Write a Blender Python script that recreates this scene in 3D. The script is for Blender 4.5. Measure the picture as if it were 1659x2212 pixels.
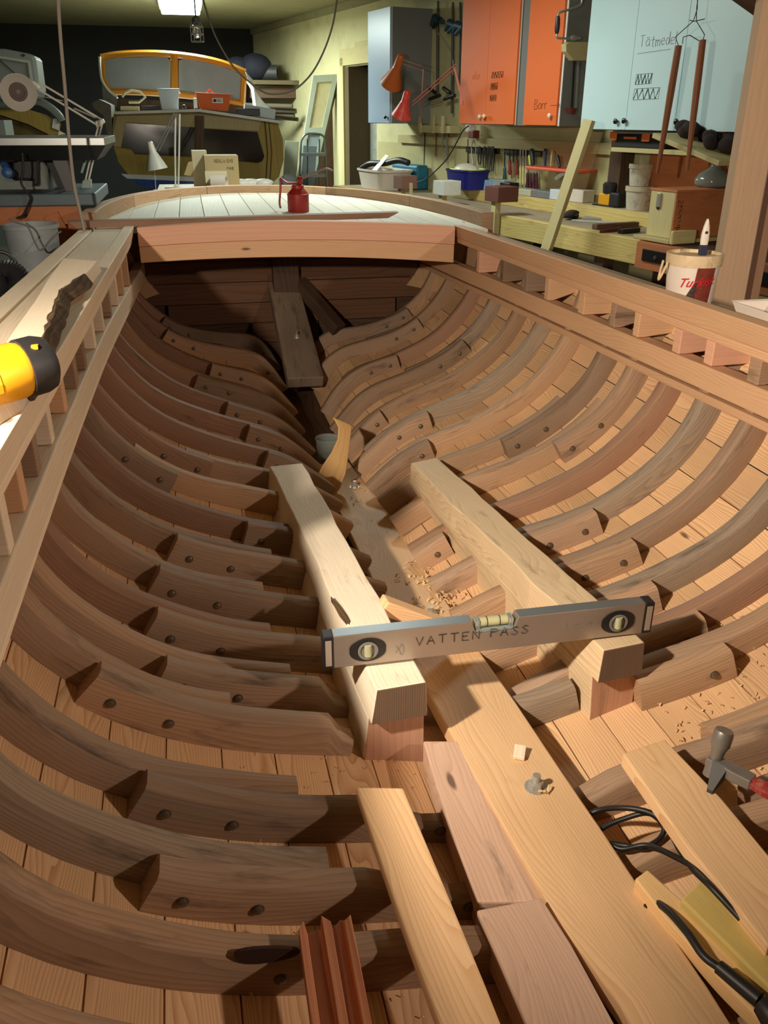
import bpy, math, random
from mathutils import Vector, Matrix, Euler
from math import sin, cos, pi, radians

for o in list(bpy.data.objects): bpy.data.objects.remove(o)
scene = bpy.context.scene
COL = scene.collection
random.seed(7)

# ------------------------------------------------------------------ camera
CAM = Vector((-0.436, 0.0, 1.52)); YAW, PITCH, ROLL, FPX = 0.2124, 0.4366, 0.0037, 1823.0
W, H = 1659, 2212
_fw = Vector((sin(YAW)*cos(PITCH), cos(YAW)*cos(PITCH), -sin(PITCH)))
_rt = Vector((cos(YAW), -sin(YAW), 0)); _up = _rt.cross(_fw)
_r = _rt*cos(ROLL) + _up*sin(ROLL); _u = _up*cos(ROLL) - _rt*sin(ROLL)
cd = bpy.data.cameras.new('camera'); cam = bpy.data.objects.new('camera', cd); COL.objects.link(cam)
m = Matrix((_r, _u, -_fw)).transposed().to_4x4(); m.translation = CAM; cam.matrix_world = m
cd.sensor_fit = 'VERTICAL'; cd.sensor_height = 36.0; cd.lens = FPX/H*36.0
cd.clip_start = 0.02; cd.clip_end = 60
scene.camera = cam

# ------------------------------------------------------------------ view and world
vs = scene.view_settings
vs.view_transform = 'Standard'; vs.look = 'None'; vs.exposure = 0.0; vs.gamma = 1.0; vs.use_curve_mapping = False
world = bpy.data.worlds.new('world'); scene.world = world; world.use_nodes = True
bg = world.node_tree.nodes['Background']; bg.inputs[0].default_value = (0.9, 0.75, 0.6, 1); bg.inputs[1].default_value = 0.012

# ------------------------------------------------------------------ lamps of the workshop
def area_light(name, loc, target, energy, color, sx, sy):
    l = bpy.data.lights.new(name, 'AREA'); l.energy = energy; l.color = color
    l.shape = 'RECTANGLE'; l.size = sx; l.size_y = sy
    o = bpy.data.objects.new(name, l); COL.objects.link(o); o.location = loc
    o.rotation_euler = (Vector(target)-Vector(loc)).to_track_quat('-Z', 'Y').to_euler()
    return o
def point_light(name, loc, energy, color, rad):
    l = bpy.data.lights.new(name, 'POINT'); l.energy = energy; l.color = color; l.shadow_soft_size = rad
    o = bpy.data.objects.new(name, l); COL.objects.link(o); o.location = loc
    return o
def spot_light(name, loc, target, energy, color, rad, deg, blend=.4):
    l = bpy.data.lights.new(name, 'SPOT'); l.energy = energy; l.color = color; l.shadow_soft_size = rad
    l.spot_size = radians(deg); l.spot_blend = blend
    o = bpy.data.objects.new(name, l); COL.objects.link(o); o.location = loc
    o.rotation_euler = (Vector(target)-Vector(loc)).to_track_quat('-Z', 'Y').to_euler()
    return o
WARM = (1.0, 0.87, 0.71); COOL = (0.88, 1.0, 0.93)
LAMP1 = (-1.07, 0.50, 1.67); AIM1 = (0.65, 2.6, 0.95)
spot_light('work_lamp_light', LAMP1, AIM1, 205, WARM, 0.03, 120, 1.0)
LAMP2 = (1.75, -0.45, 1.98); AIM2 = (-0.5, 0.9, 0.75)
spot_light('aisle_lamp_light', LAMP2, AIM2, 104, (1.0, 0.80, 0.66), 0.05, 135)
area_light('tube_light_far', (-0.35, 10.2, 2.5), (-0.35, 10.2, 0), 165, COOL, 0.4, 1.2)
area_light('tube_light_bench', (0.60, 5.5, 2.5), (0.60, 5.5, 0), 42, (0.94, 1.0, 0.93), 0.2, 1.2)

# ------------------------------------------------------------------ pixel helpers (1659 x 2212 frame)
def ray(px, py): return _fw*FPX + _r*(px-W/2) - _u*(py-H/2)
def at(px, py, axis, val):
    d = ray(px, py); t = (val-CAM[axis])/d[axis]; return CAM + d*t
TH = radians(13.0)
UU = Vector((-sin(TH), cos(TH), 0)); VV = Vector((cos(TH), sin(TH), 0)); B0 = Vector((2.01, 4.578, 0))
def wp(u, v, z): return B0 + UU*u + VV*v + Vector((0, 0, z))     # right-wall frame: u along wall, v towards wall
def wat(px, py, v):                                              # -> (u, z) on plane v of the wall frame
    d = ray(px, py); t = ((B0-CAM).dot(VV)+v)/d.dot(VV); P = CAM+d*t; q = P-B0
    return q.dot(UU), P.z
RW = Matrix((VV, UU, (0, 0, 1))).transposed()                    # columns: local x->VV, y->UU, z

# ------------------------------------------------------------------ mesh builder
class MB:
    def __init__(s): s.v = []; s.f = []; s.uv = []; s.mi = []
    def face(s, idx, uvs, mi=0): s.f.append(idx); s.uv.append(uvs); s.mi.append(mi)
    def loft(s, rings, closed=True, caps=True, u0=0.0, v0=0.0, mi=0, loop=False):
        n = len(rings[0]); b = len(s.v); us = [u0]
        cen = [sum((Vector(p) for p in r), Vector())/n for r in rings]
        for i in range(1, len(rings)): us.append(us[-1]+(cen[i]-cen[i-1]).length)
        for r in rings: s.v += [tuple(p) for p in r]
        r0 = max(rings, key=lambda r: (Vector(r[0])-Vector(r[n//2])).length)
        vsq = [v0]
        for j in range(n): vsq.append(vsq[-1]+(Vector(r0[(j+1) % n])-Vector(r0[j])).length)
        nr = len(rings)
        for i in range(nr if loop else nr-1):
            i2 = (i+1) % nr
            ua = us[i]; ub = us[i2] if i2 else us[i]+(cen[0]-cen[i]).length
            for j in range(n if closed else n-1):
                k = (j+1) % n
                s.face((b+i*n+j, b+i*n+k, b+i2*n+k, b+i2*n+j), ((ua, vsq[j]), (ua, vsq[j+1]), (ub, vsq[j+1]), (ub, vsq[j])), mi)
        if caps and closed and not loop:
            for i, rev in ((0, True), (len(rings)-1, False)):
                r = [Vector(p) for p in rings[i]]; c = cen[i]
                ex = (r[1 % n]-r[0]); ex = ex.normalized() if ex.length > 1e-9 else Vector((1, 0, 0))
                nn = (r[1 % n]-r[0]).cross(r[2 % n]-r[0]); ey = nn.cross(ex); ey = ey.normalized() if ey.length > 1e-9 else Vector((0, 0, 1))
                ids = [b+i*n+j for j in range(n)]; uvs = [((p-c).dot(ey)*.25+us[i], (p-c).dot(ex)+v0+.3) for p in r]
                if rev: ids.reverse(); uvs.reverse()
                s.face(tuple(ids), tuple(uvs), mi)
        return s
    def beam(s, p0, p1, w, h, up=(0, 0, 1), w1=None, h1=None, mi=0):
        p0 = Vector(p0); p1 = Vector(p1); d = (p1-p0).normalized(); up = Vector(up)
        x = d.cross(up); x = x.normalized() if x.length > 1e-6 else d.orthogonal().normalized(); z = x.cross(d)
        rings = []
        for p, ww, hh in ((p0, w, h), (p1, w if w1 is None else w1, h if h1 is None else h1)):
            rings.append([p-x*ww/2-z*hh/2, p+x*ww/2-z*hh/2, p+x*ww/2+z*hh/2, p-x*ww/2+z*hh/2])
        return s.loft(rings, u0=random.random(), v0=random.random(), mi=mi)
    def box(s, c, size, R=None, mi=0):
        c = Vector(c); R = R or Matrix.Identity(3); a = max(range(3), key=lambda i: size[i])
        o = [(1, 2), (2, 0), (0, 1)][a]
        ax = R @ Vector([1.0 if i == a else 0 for i in range(3)]); e1 = R @ Vector([1.0 if i == o[0] else 0 for i in range(3)]); e2 = R @ Vector([1.0 if i == o[1] else 0 for i in range(3)])
        rings = []
        for sg in (-.5, .5):
            p = c+ax*size[a]*sg; h1 = size[o[0]]/2; h2 = size[o[1]]/2
            rings.append([p-e1*h1-e2*h2, p+e1*h1-e2*h2, p+e1*h1+e2*h2, p-e1*h1+e2*h2])
        return s.loft(rings, u0=random.random(), v0=random.random(), mi=mi)
    def prism(s, poly, d, u0=0.0, mi=0):
        d = Vector(d); return s.loft([[Vector(p) for p in poly], [Vector(p)+d for p in poly]], mi=mi, u0=u0)
    def tube(s, path, r, n=8, caps=True, mi=0, loop=False):
        path = [Vector(p) for p in path]; rings = []; prev = None
        rr = r if isinstance(r, (list, tuple)) else [r]*len(path); N = len(path)
        for i, p in enumerate(path):
            t = (path[(i+1) % N] if (i < N-1 or loop) else p)-(path[i-1] if (i > 0 or loop) else p); t.normalize()
            if prev is None: x = t.orthogonal().normalized()
            else:
                x = prev-t*prev.dot(t); x = x.normalized() if x.length > 1e-6 else t.orthogonal().normalized()
            prev = x; y = t.cross(x)
            rings.append([p+(x*cos(2*pi*j/n)+y*sin(2*pi*j/n))*rr[i] for j in range(n)])
        return s.loft(rings, caps=caps, mi=mi, loop=loop)
    def lathe(s, prof, base, axis=(0, 0, 1), n=20, mi=0, caps=True):
        base = Vector(base); ax = Vector(axis).normalized(); x = ax.orthogonal().normalized(); y = ax.cross(x)
        rings = [[base+ax*h+(x*cos(2*pi*j/n)+y*sin(2*pi*j/n))*max(r, 1e-5) for j in range(n)] for r, h in prof]
        return s.loft(rings, caps=caps, mi=mi)
    def sphere(s, c, r, n=12, m=8, sc=(1, 1, 1), R=None, mi=0):
        c = Vector(c); R = R or Matrix.Identity(3); rings = []
        for i in range(m+1):
            a = -pi/2+pi*i/m; rr = max(cos(a), 1e-4)
            rings.append([c+R @ Vector((rr*cos(2*pi*j/n)*r*sc[0], rr*sin(2*pi*j/n)*r*sc[1], sin(a)*r*sc[2])) for j in range(n)])
        return s.loft(rings, caps=False, mi=mi)
    def build(s, name, mat, parent=None, smooth=None, bev=0.0, sub=0, solid=0.0):
        me = bpy.data.meshes.new(name)
        lo = Vector([min(p[i] for p in s.v) for i in range(3)]); hi = Vector([max(p[i] for p in s.v) for i in range(3)])
        org = Vector(((lo.x+hi.x)/2, (lo.y+hi.y)/2, lo.z))
        me.from_pydata([tuple(Vector(p)-org) for p in s.v], [], s.f)
        ul = me.uv_layers.new(name='UVMap'); k = 0
        flat = []
        for u in s.uv:
            for q in u: flat += [q[0], q[1]]
        ul.data.foreach_set('uv', flat)
        mats = mat if isinstance(mat, (list, tuple)) else [mat]
        for mm in mats: me.materials.append(mm)
        if len(mats) > 1: me.polygons.foreach_set('material_index', s.mi)
        me.validate(); me.update()
        import bmesh
        bm = bmesh.new(); bm.from_mesh(me)
        bmesh.ops.remove_doubles(bm, verts=bm.verts, dist=1e-5)
        bmesh.ops.recalc_face_normals(bm, faces=bm.faces); bm.to_mesh(me); bm.free()
        if smooth is not None:
            me.polygons.foreach_set('use_smooth', [True]*len(me.polygons))
            me.set_sharp_from_angle(angle=radians(smooth))
        o = bpy.data.objects.new(name, me); COL.objects.link(o)
        par = Vector((0, 0, 0))
        q = parent
        while q is not None: par = par+q.location; q = q.parent
        o.location = org-par
        if parent: o.parent = parent
        if solid:
            md = o.modifiers.new('solid', 'SOLIDIFY'); md.thickness = solid; md.offset = 0
        if bev:
            md = o.modifiers.new('bevel', 'BEVEL'); md.width = bev; md.segments = 2; md.limit_method = 'ANGLE'; md.angle_limit = radians(40)
        if sub:
            md = o.modifiers.new('sub', 'SUBSURF'); md.levels = sub; md.render_levels = sub
        return o
def empty(name, loc):
    o = bpy.data.objects.new(name, None); COL.objects.link(o); o.location = loc; o.empty_display_size = .05; return o
def tag(o, label, cat, group=None):
    o['label'] = label; o['category'] = cat
    if group: o['group'] = group
    return o
def struct(o): o['kind'] = 'structure'; return o
def thing(name, loc, label, cat, group=None): return tag(empty(name, loc), label, cat, group)
def bez(pts, n=12):                                   # Catmull-Rom through points
    P = [Vector(p) for p in pts]; P = [P[0]*2-P[1]]+P+[P[-1]*2-P[-2]]; out = []
    for i in range(1, len(P)-2):
        for k in range(n):
            t = k/n; a, b, c, d = P[i-1:i+3]
            out.append(.5*((2*b)+(c-a)*t+(2*a-5*b+4*c-d)*t*t+(3*b-a-3*c+d)*t**3))
    out.append(P[-2]); return out
def lerp(x, xs, ys):
    if x <= xs[0]: return ys[0]
    for i in range(1, len(xs)):
        if x <= xs[i]: return ys[i-1]+(ys[i]-ys[i-1])*(x-xs[i-1])/(xs[i]-xs[i-1])
    return ys[-1]

# ------------------------------------------------------------------ materials
MATS = {}
class NT:
    def __init__(s, name):
        s.m = bpy.data.materials.new(name); s.m.use_nodes = True; s.t = s.m.node_tree; s.n = s.t.nodes; s.b = s.n['Principled BSDF']
    def N(s, ty, **kw):
        x = s.n.new(ty)
        for k, v in kw.items(): setattr(x, k, v)
        return x
    def L(s, a, b): s.t.links.new(a, b)
    def math(s, op, a, b=None, c=None):
        x = s.N('ShaderNodeMath', operation=op)
        for i, q in enumerate((a, b, c)):
            if q is None: continue
            if isinstance(q, (int, float)): x.inputs[i].default_value = q
            else: s.L(q, x.inputs[i])
        return x.outputs[0]
    def mix(s, fac, a, b, ty='MIX'):
        x = s.N('ShaderNodeMix', data_type='RGBA', blend_type=ty)
        for i, q in ((0, fac), (6, a), (7, b)):
            if isinstance(q, (int, float)): x.inputs[i].default_value = q
            elif isinstance(q, tuple): x.inputs[i].default_value = (*q, 1) if len(q) == 3 else q
            else: s.L(q, x.inputs[i])
        return x.outputs[2]
    def comb(s, x, y, z):
        c = s.N('ShaderNodeCombineXYZ')
        for i, q in enumerate((x, y, z)):
            if isinstance(q, (int, float)): c.inputs[i].default_value = q
            else: s.L(q, c.inputs[i])
        return c.outputs[0]
    def noise(s, vec, scale=1.0, detail=3.0, rough=.55):
        x = s.N('ShaderNodeTexNoise'); x.inputs['Scale'].default_value = scale; x.inputs['Detail'].default_value = detail; x.inputs['Roughness'].default_value = rough
        if vec is not None: s.L(vec, x.inputs['Vector'])
        return x.outputs['Fac']
    def ramp(s, fac, stops):
        x = s.N('ShaderNodeValToRGB'); e = x.color_ramp.elements
        while len(e) < len(stops): e.new(.5)
        for i, (p, col) in enumerate(stops):
            e[i].position = p; e[i].color = (*col, 1) if len(col) == 3 else col
        s.L(fac, x.inputs[0]); return x.outputs[0]
    def bump(s, h, strength=.3, dist=.002):
        x = s.N('ShaderNodeBump'); x.inputs['Strength'].default_value = strength; x.inputs['Distance'].default_value = dist
        s.L(h, x.inputs['Height']); s.L(x.outputs[0], s.b.inputs['Normal'])
def srgb(r, g, b):
    f = lambda c: (c/255/12.92) if c/255 <= .04045 else ((c/255+.055)/1.055)**2.4
    return (f(r), f(g), f(b))
def wood(name, light, dark, rings=22, dist=2.0, contrast=.6, stain=0.0, stain_col=(60, 48, 40), knots=.5, rough=.6, fibre=.35, var=.25, bump=.25, tone=None):
    if name in MATS: return MATS[name]
    k = NT(name); uv = k.N('ShaderNodeUVMap'); uv.uv_map = 'UVMap'
    sp = k.N('ShaderNodeSeparateXYZ'); k.L(uv.outputs[0], sp.inputs[0]); U, V = sp.outputs[0], sp.outputs[1]
    oi = k.N('ShaderNodeObjectInfo'); rnd = oi.outputs['Random']
    r1 = k.math('MULTIPLY', rnd, 37.0); r2 = k.math('MULTIPLY', rnd, 91.0)
    Uo = k.math('ADD', U, r1); Vo = k.math('ADD', V, r2)
    # knots
    vo = k.N('ShaderNodeTexVoronoi'); vo.inputs['Scale'].default_value = 1.0; vo.inputs['Randomness'].default_value = 1.0
    k.L(k.comb(k.math('MULTIPLY', Uo, 3.2), k.math('MULTIPLY', Vo, 9.0), r1), vo.inputs['Vector'])
    kd = vo.outputs['Distance']
    kbump = k.math('MULTIPLY', k.math('POWER', k.math('SUBTRACT', 1.0, k.math('MINIMUM', k.math('MULTIPLY', kd, 2.2), 1.0)), 2.0), 2.2*knots)
    lo = k.noise(k.comb(k.math('MULTIPLY', Uo, 1.3), k.math('MULTIPLY', Vo, 7.0), r1), 1.0, 2.0)
    ph = k.math('ADD', k.math('MULTIPLY', Vo, float(rings)), k.math('ADD', k.math('MULTIPLY', lo, dist*2), kbump))
    fr = k.math('FRACT', ph)
    band = k.math('POWER', fr, 2.2)                                   # early -> late wood
    wob = k.noise(k.comb(k.math('MULTIPLY', Uo, 5.0), k.math('MULTIPLY', Vo, 30.0), r2), 1.0, 2.0)
    fib = k.noise(k.comb(k.math('MULTIPLY', Uo, 9.0), k.math('MULTIPLY', Vo, 420.0), r2), 1.0, 3.0, .7)
    col = k.mix(k.math('MULTIPLY', band, contrast), srgb(*light), srgb(*dark))
    tn = k.math('ADD', k.math('MULTIPLY', k.math('SUBTRACT', rnd, .5), var*1.3), k.math('MULTIPLY', k.math('SUBTRACT', k.noise(k.comb(k.math('MULTIPLY', Uo, 2.2), k.math('MULTIPLY', Vo, 9.0), r1), 1.0, 3.0), .5), var*1.6))
    val = k.math('ADD', 1.0, k.math('ADD', tn, k.math('MULTIPLY', k.math('SUBTRACT', fib, .5), fibre)))
    hs = k.N('ShaderNodeHueSaturation'); k.L(col, hs.inputs['Color']); k.L(val, hs.inputs['Value'])
    col = hs.outputs[0]
    if tone:                                                          # greyish / pinkish drift over the plank
        col = k.mix(k.math('MULTIPLY', k.ramp(k.noise(k.comb(k.math('MULTIPLY', Uo, 1.7), k.math('MULTIPLY', Vo, 6.0), r2), 1.0, 2.0), [(.4, (0, 0, 0)), (.62, (1, 1, 1))]), .75), col, k.mix(.5, col, srgb(*tone)))
    if stain > 0:
        st = k.noise(k.comb(k.math('MULTIPLY', Uo, 5.0), k.math('MULTIPLY', Vo, 22.0), r1), 1.0, 5.0, .65)
        st = k.ramp(st, [(.62-.1*stain, (0, 0, 0)), (.76-.06*stain, (1, 1, 1))])
        col = k.mix(k.math('MULTIPLY', st, .55+.25*stain), col, srgb(*stain_col))
    if knots > 0:
        kn = k.ramp(kd, [(.05, (1, 1, 1)), (.085, (0, 0, 0))])
        gate = k.N('ShaderNodeSeparateColor'); k.L(vo.outputs['Color'], gate.inputs[0])
        g = k.math('LESS_THAN', gate.outputs[0], .35*knots)
        col = k.mix(k.math('MULTIPLY', k.math('MULTIPLY', kn, g), .8), col, srgb(70, 42, 28))
    k.L(col, k.b.inputs['Base Color'])
    k.b.inputs['Roughness'].default_value = rough; k.b.inputs['Specular IOR Level'].default_value = .3
    k.bump(k.math('ADD', k.math('MULTIPLY', band, .5), k.math('ADD', fib, wob)), bump, .0015)
    MATS[name] = k.m; return k.m
def plain(name, col, rough=.5, metal=0.0, var=.12, scale=6.0, bump=0.0, spec=.5, dirt=0.0, dirt_col=(70, 60, 45), trans=0.0, alpha=1.0, emit=0.0):
    if name in MATS: return MATS[name]
    k = NT(name); tc = k.N('ShaderNodeTexCoord'); n = k.noise(tc.outputs['Object'], scale, 4.0)
    base = srgb(*col)
    hs = k.N('ShaderNodeHueSaturation'); hs.inputs['Color'].default_value = (*base, 1)
    k.L(k.math('ADD', 1.0-var/2, k.math('MULTIPLY', n, var)), hs.inputs['Value']); c = hs.outputs[0]
    if dirt > 0:
        d = k.ramp(k.noise(tc.outputs['Object'], scale*1.7, 6.0, .7), [(.5, (0, 0, 0)), (.7, (1, 1, 1))])
        c = k.mix(k.math('MULTIPLY', d, dirt), c, srgb(*dirt_col))
    k.L(c, k.b.inputs['Base Color']); k.b.inputs['Roughness'].default_value = rough; k.b.inputs['Metallic'].default_value = metal
    k.b.inputs['Specular IOR Level'].default_value = spec
    if trans: k.b.inputs['Transmission Weight'].default_value = trans; k.b.inputs['IOR'].default_value = 1.45
    if emit: k.b.inputs['Emission Color'].default_value = (*base, 1); k.b.inputs['Emission Strength'].default_value = emit
    if bump: k.bump(k.noise(tc.outputs['Object'], scale*6, 5.0), bump, .003)
    MATS[name] = k.m; return k.m

M_HULL = wood('hull_pine', (230, 192, 148), (196, 138, 92), rings=150, dist=13.0, contrast=.8, knots=.35, rough=.5, var=.22)
M_OAK = wood('oak_frame', (164, 132, 104), (116, 86, 65), rings=120, dist=9, contrast=.45, stain=.45, stain_col=(58, 46, 38), knots=.45, rough=.62, var=.45, fibre=.5, tone=(150, 135, 120))
M_LARCH = wood('larch_beam', (222, 178, 138), (198, 146, 106), rings=150, dist=8, contrast=.45, knots=.5, rough=.55, var=.15)
M_PINK = wood('fresh_larch', (226, 174, 144), (210, 152, 120), rings=55, dist=2.5, contrast=.35, knots=.1, rough=.55, var=.08, fibre=.2)
M_SPRUCE = wood('spruce_pale', (238, 220, 194), (216, 190, 156), rings=140, dist=7, contrast=.4, knots=.4, rough=.6, var=.14)
M_BED = wood('bed_timber', (238, 224, 200), (216, 188, 152), rings=110, dist=12, contrast=.42, knots=.5, rough=.6, var=.14, stain=.12, stain_col=(140, 105, 80))
M_BEDR = wood('bed_timber_grey', (212, 188, 152), (178, 146, 110), rings=110, dist=12, contrast=.5, knots=.5, rough=.62, var=.22, stain=.3, stain_col=(96, 80, 66))
M_PINE = wood('pine_board', (226, 188, 144), (198, 148, 100), rings=130, dist=14, contrast=.62, knots=.7, rough=.5, var=.12)
M_DECK = wood('deck_pale', (214, 212, 196), (186, 182, 160), rings=50, dist=2, contrast=.3, knots=.2, rough=.6, var=.12)
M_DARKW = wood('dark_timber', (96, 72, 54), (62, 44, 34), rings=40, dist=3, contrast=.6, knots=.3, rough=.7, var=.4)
M_STEEL = plain('zinc_steel', (186, 184, 176), .38, .55, var=.3, scale=60)
M_BOLT = plain('bolt_dark', (112, 98, 84), .4, .5, var=.4, scale=80)
M_BLACK = plain('black_rubber', (28, 26, 26), .45, 0, var=.3, scale=30)
# =================================================================== THE BOAT UNDER CONSTRUCTION
CO = [0.7397, 0.0158, -0.0156, 0.0379, -0.0513, -0.0117, 0.1015, 0.0646, -1.4121, 0.5346, 0.1033, -0.0838, 1.1857, -0.545, -0.4218, -0.2897, 0.648, -0.5049, -0.347, -0.1995, -0.5628, 0.8517, 0.6138, 0.2914]
XC = -0.012
def sec_pt(y, th):
    t = th/(pi/2); w = (y-2)/2.4; r = sum(CO[i*4+j]*t**i*w**j for i in range(6) for j in range(4))
    return r*cos(th), 1-r*sin(th)
_sc = {}
def section(y):
    """inner edge of the frames from the keel up to the sheer: list of (x, z, nx, nz, s)"""
    key = round(y, 4)
    if key in _sc: return _sc[key]
    pts = [sec_pt(y, a) for a in [1.545-(1.545-.02)*i/44 for i in range(45)]]
    x0, z0 = pts[-1]
    for k in range(1, 6): pts.append((x0+.008*k, z0+(1.085-z0)*k/5))
    out = []; s = 0
    for i, (x, z) in enumerate(pts):
        a = pts[max(i-1, 0)]; b = pts[min(i+1, len(pts)-1)]; tx, tz = b[0]-a[0], b[1]-a[1]; l = math.hypot(tx, tz)
        if i: s += math.hypot(x-pts[i-1][0], z-pts[i-1][1])
        out.append((x, z, tz/l, -tx/l, s))
    _sc[key] = out; return out
def sec_s(y, s):
    P = section(y)
    for i in range(1, len(P)):
        if s <= P[i][4] or i == len(P)-1:
            f = (s-P[i-1][4])/(P[i][4]-P[i-1][4]); return tuple(P[i-1][k]+(P[i][k]-P[i-1][k])*f for k in range(4))
def s_of_x(y, xv):
    P = section(y)
    for i in range(1, len(P)):
        if P[i][0] >= xv:
            f = (xv-P[i-1][0])/max(P[i][0]-P[i-1][0], 1e-6); return P[i-1][4]+(P[i][4]-P[i-1][4])*max(0, f)
    return P[-1][4]
def s_of_z(y, zv):
    P = section(y)
    for i in range(1, len(P)):
        if P[i][1] >= zv: return P[i][4]
    return P[-1][4]
ZK = lambda y: lerp(y, [-.4, .53, .89, 1.29, 1.6, 2.08, 2.99, 3.1], [.640, .628, .606, .566, .506, .425, .335, .325])
FD = 0.056                                             # moulded depth of the frames
boat = thing('wooden_boat', (0, 2.2, 0.12), 'unfinished wooden boat hull with bare oak frames, pine planking and pale foredeck', 'boat')
# ---- planking: one part for each strake
YS = [-.45+.25*i for i in range(20)]+[4.42]
NST = 12
for side in (1, -1):
    for i in range(NST):
        mb = MB(); rings = []
        for y in YS:
            P = section(y); S = P[-1][4]; sa = S*(.03+.97*i/NST)+.0011; sb = S*(.03+.97*(i+1)/NST)-.0011
            r = []
            for s, off in ((sa, FD), ((sa+sb)/2, FD), (sb, FD), (sb, FD+.024), ((sa+sb)/2, FD+.024), (sa, FD+.024)):
                x, z, nx, nz = sec_s(y, s); xx = max(x+nx*off, .012+.02*(off > FD))
                r.append((side*xx+XC, y, z+nz*off))
            rings.append(r)
        mb.loft(rings, v0=random.random()*3, u0=random.random()*5)
        mb.build('strake', M_HULL, boat, smooth=35)
# ---- keel under the planking
mb = MB(); rings = []
for y in YS:
    z = sec_pt(y, 1.54)[1]; rings.append([(XC-.06, y, z-.075), (XC+.06, y, z-.075), (XC+.06, y, .17), (XC-.06, y, .17)])
mb.loft(rings); mb.build('keel', M_OAK, boat)
for y in (.3, 2.2, 4.0):
    mb = MB(); mb.box((XC, y, .095), (.5, .2, .19)); mb.build('keel_block', M_DARKW, boat)

# ---- frames and floor timbers
def timber(y, side, sa, sb, near, sided, name, parent, mat, n=22, depth=FD, taper=0.0, raise_=0.0, wave=0.0, keel_dip=False):
    mb = MB(); rings = []; ph = random.random()*6
    for i in range(n+1):
        s = sa+(sb-sa)*i/n; x, z, nx, nz = sec_s(y, s)
        if keel_dip and x < .26: z = min(z, ZK(y)-.038+max(0, x-(.07 if side > 0 else .16))*.5)
        w = wave*(sin(s*9+ph)+.6*sin(s*23+ph*2)); up = -raise_-w
        a = (side*(x+nx*up)+XC, z+nz*up); b = (side*max(x+nx*depth, .004)+XC, z+nz*depth)
        c = .006
        ain = (side*(x+nx*(up+c))+XC, z+nz*(up+c))
        rings.append([(ain[0], near, ain[1]), (a[0], near+c, a[1]), (a[0], near+sided-c, a[1]), (ain[0], near+sided, ain[1]), (b[0], near+sided, b[1]), (b[0], near, b[1])])
    mb.loft(rings, u0=random.random()*9, v0=random.random()*9)
    return mb.build(name, mat, parent, smooth=50)
M_OAKS = [M_OAK,
          wood('oak_frame_red', (152, 117, 93), (110, 79, 61), rings=120, dist=9, contrast=.45, stain=.15, knots=.4, rough=.6, var=.35, fibre=.45),
          wood('oak_frame_grey', (156, 136, 115), (104, 85, 70), rings=120, dist=10, contrast=.45, stain=.8, stain_col=(52, 46, 42), knots=.4, rough=.65, var=.4, fibre=.5),
          wood('oak_frame_pale', (180, 146, 114), (136, 102, 76), rings=120, dist=9, contrast=.45, stain=.25, knots=.5, rough=.6, var=.35, fibre=.45)]
def bolt(P, parent, r=.0068):
    mb = MB(); mb.lathe([(r*1.25, 0), (r*1.25, .0008)], P, (0, -1, 0), 12)
    mb.lathe([(r, 0), (r, .003), (r*.6, .005)], P, (0, -1, 0), 10)
    mb.build('bolt', M_BOLT, parent, smooth=40)
# name, y, [left floor end, right floor end], futtock in front on (left,right), material left, right
FR = [('R12', 4.25, .60, .60, 0, 0, 1, 3), ('R11', 3.944, .58, .58, 0, 0, 1, 3), ('R10', 3.557, .40, .39, 0, 0, 1, 1), ('R9', 3.271, .46, .60, 0, 0, 1, 2),
      ('R8', 2.988, .36, .20, 0, 0, 1, 3), ('R7', 2.756, .30, .32, 0, 0, 1, 2), ('R6', 2.514, .26, .26, 0, 0, 1, 3), ('R5', 2.254, .50, .62, 1, 1, 1, 0),
      ('R4', 2.069, .62, .66, 1, 1, 0, 0), ('R3', 1.897, .36, .14, 0, 0, 1, 1), ('R2', 1.717, .52, .46, 0, 0, 0, 2), ('R1', 1.54, .55, .47, 0, 0, 0, 0),
      ('F0', 1.37, .55, .43, 0, 0, 1, 2), ('F1', 1.23, .53, .45, 0, 0, 0, 1), ('F2', 1.125, .62, .44, 0, 0, 0, 0), ('F3', .93, .55, .52, 0, 0, 0, 3),
      ('F4', .79, .53, .50, 0, 0, 2, 0), ('F5', .652, .50, .50, 1, 0, 0, 0), ('F6', .525, .5, .5, 0, 0, 0, 0), ('F7', .39, .5, .5, 0, 0, 0, 0)]
SD = .040
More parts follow.
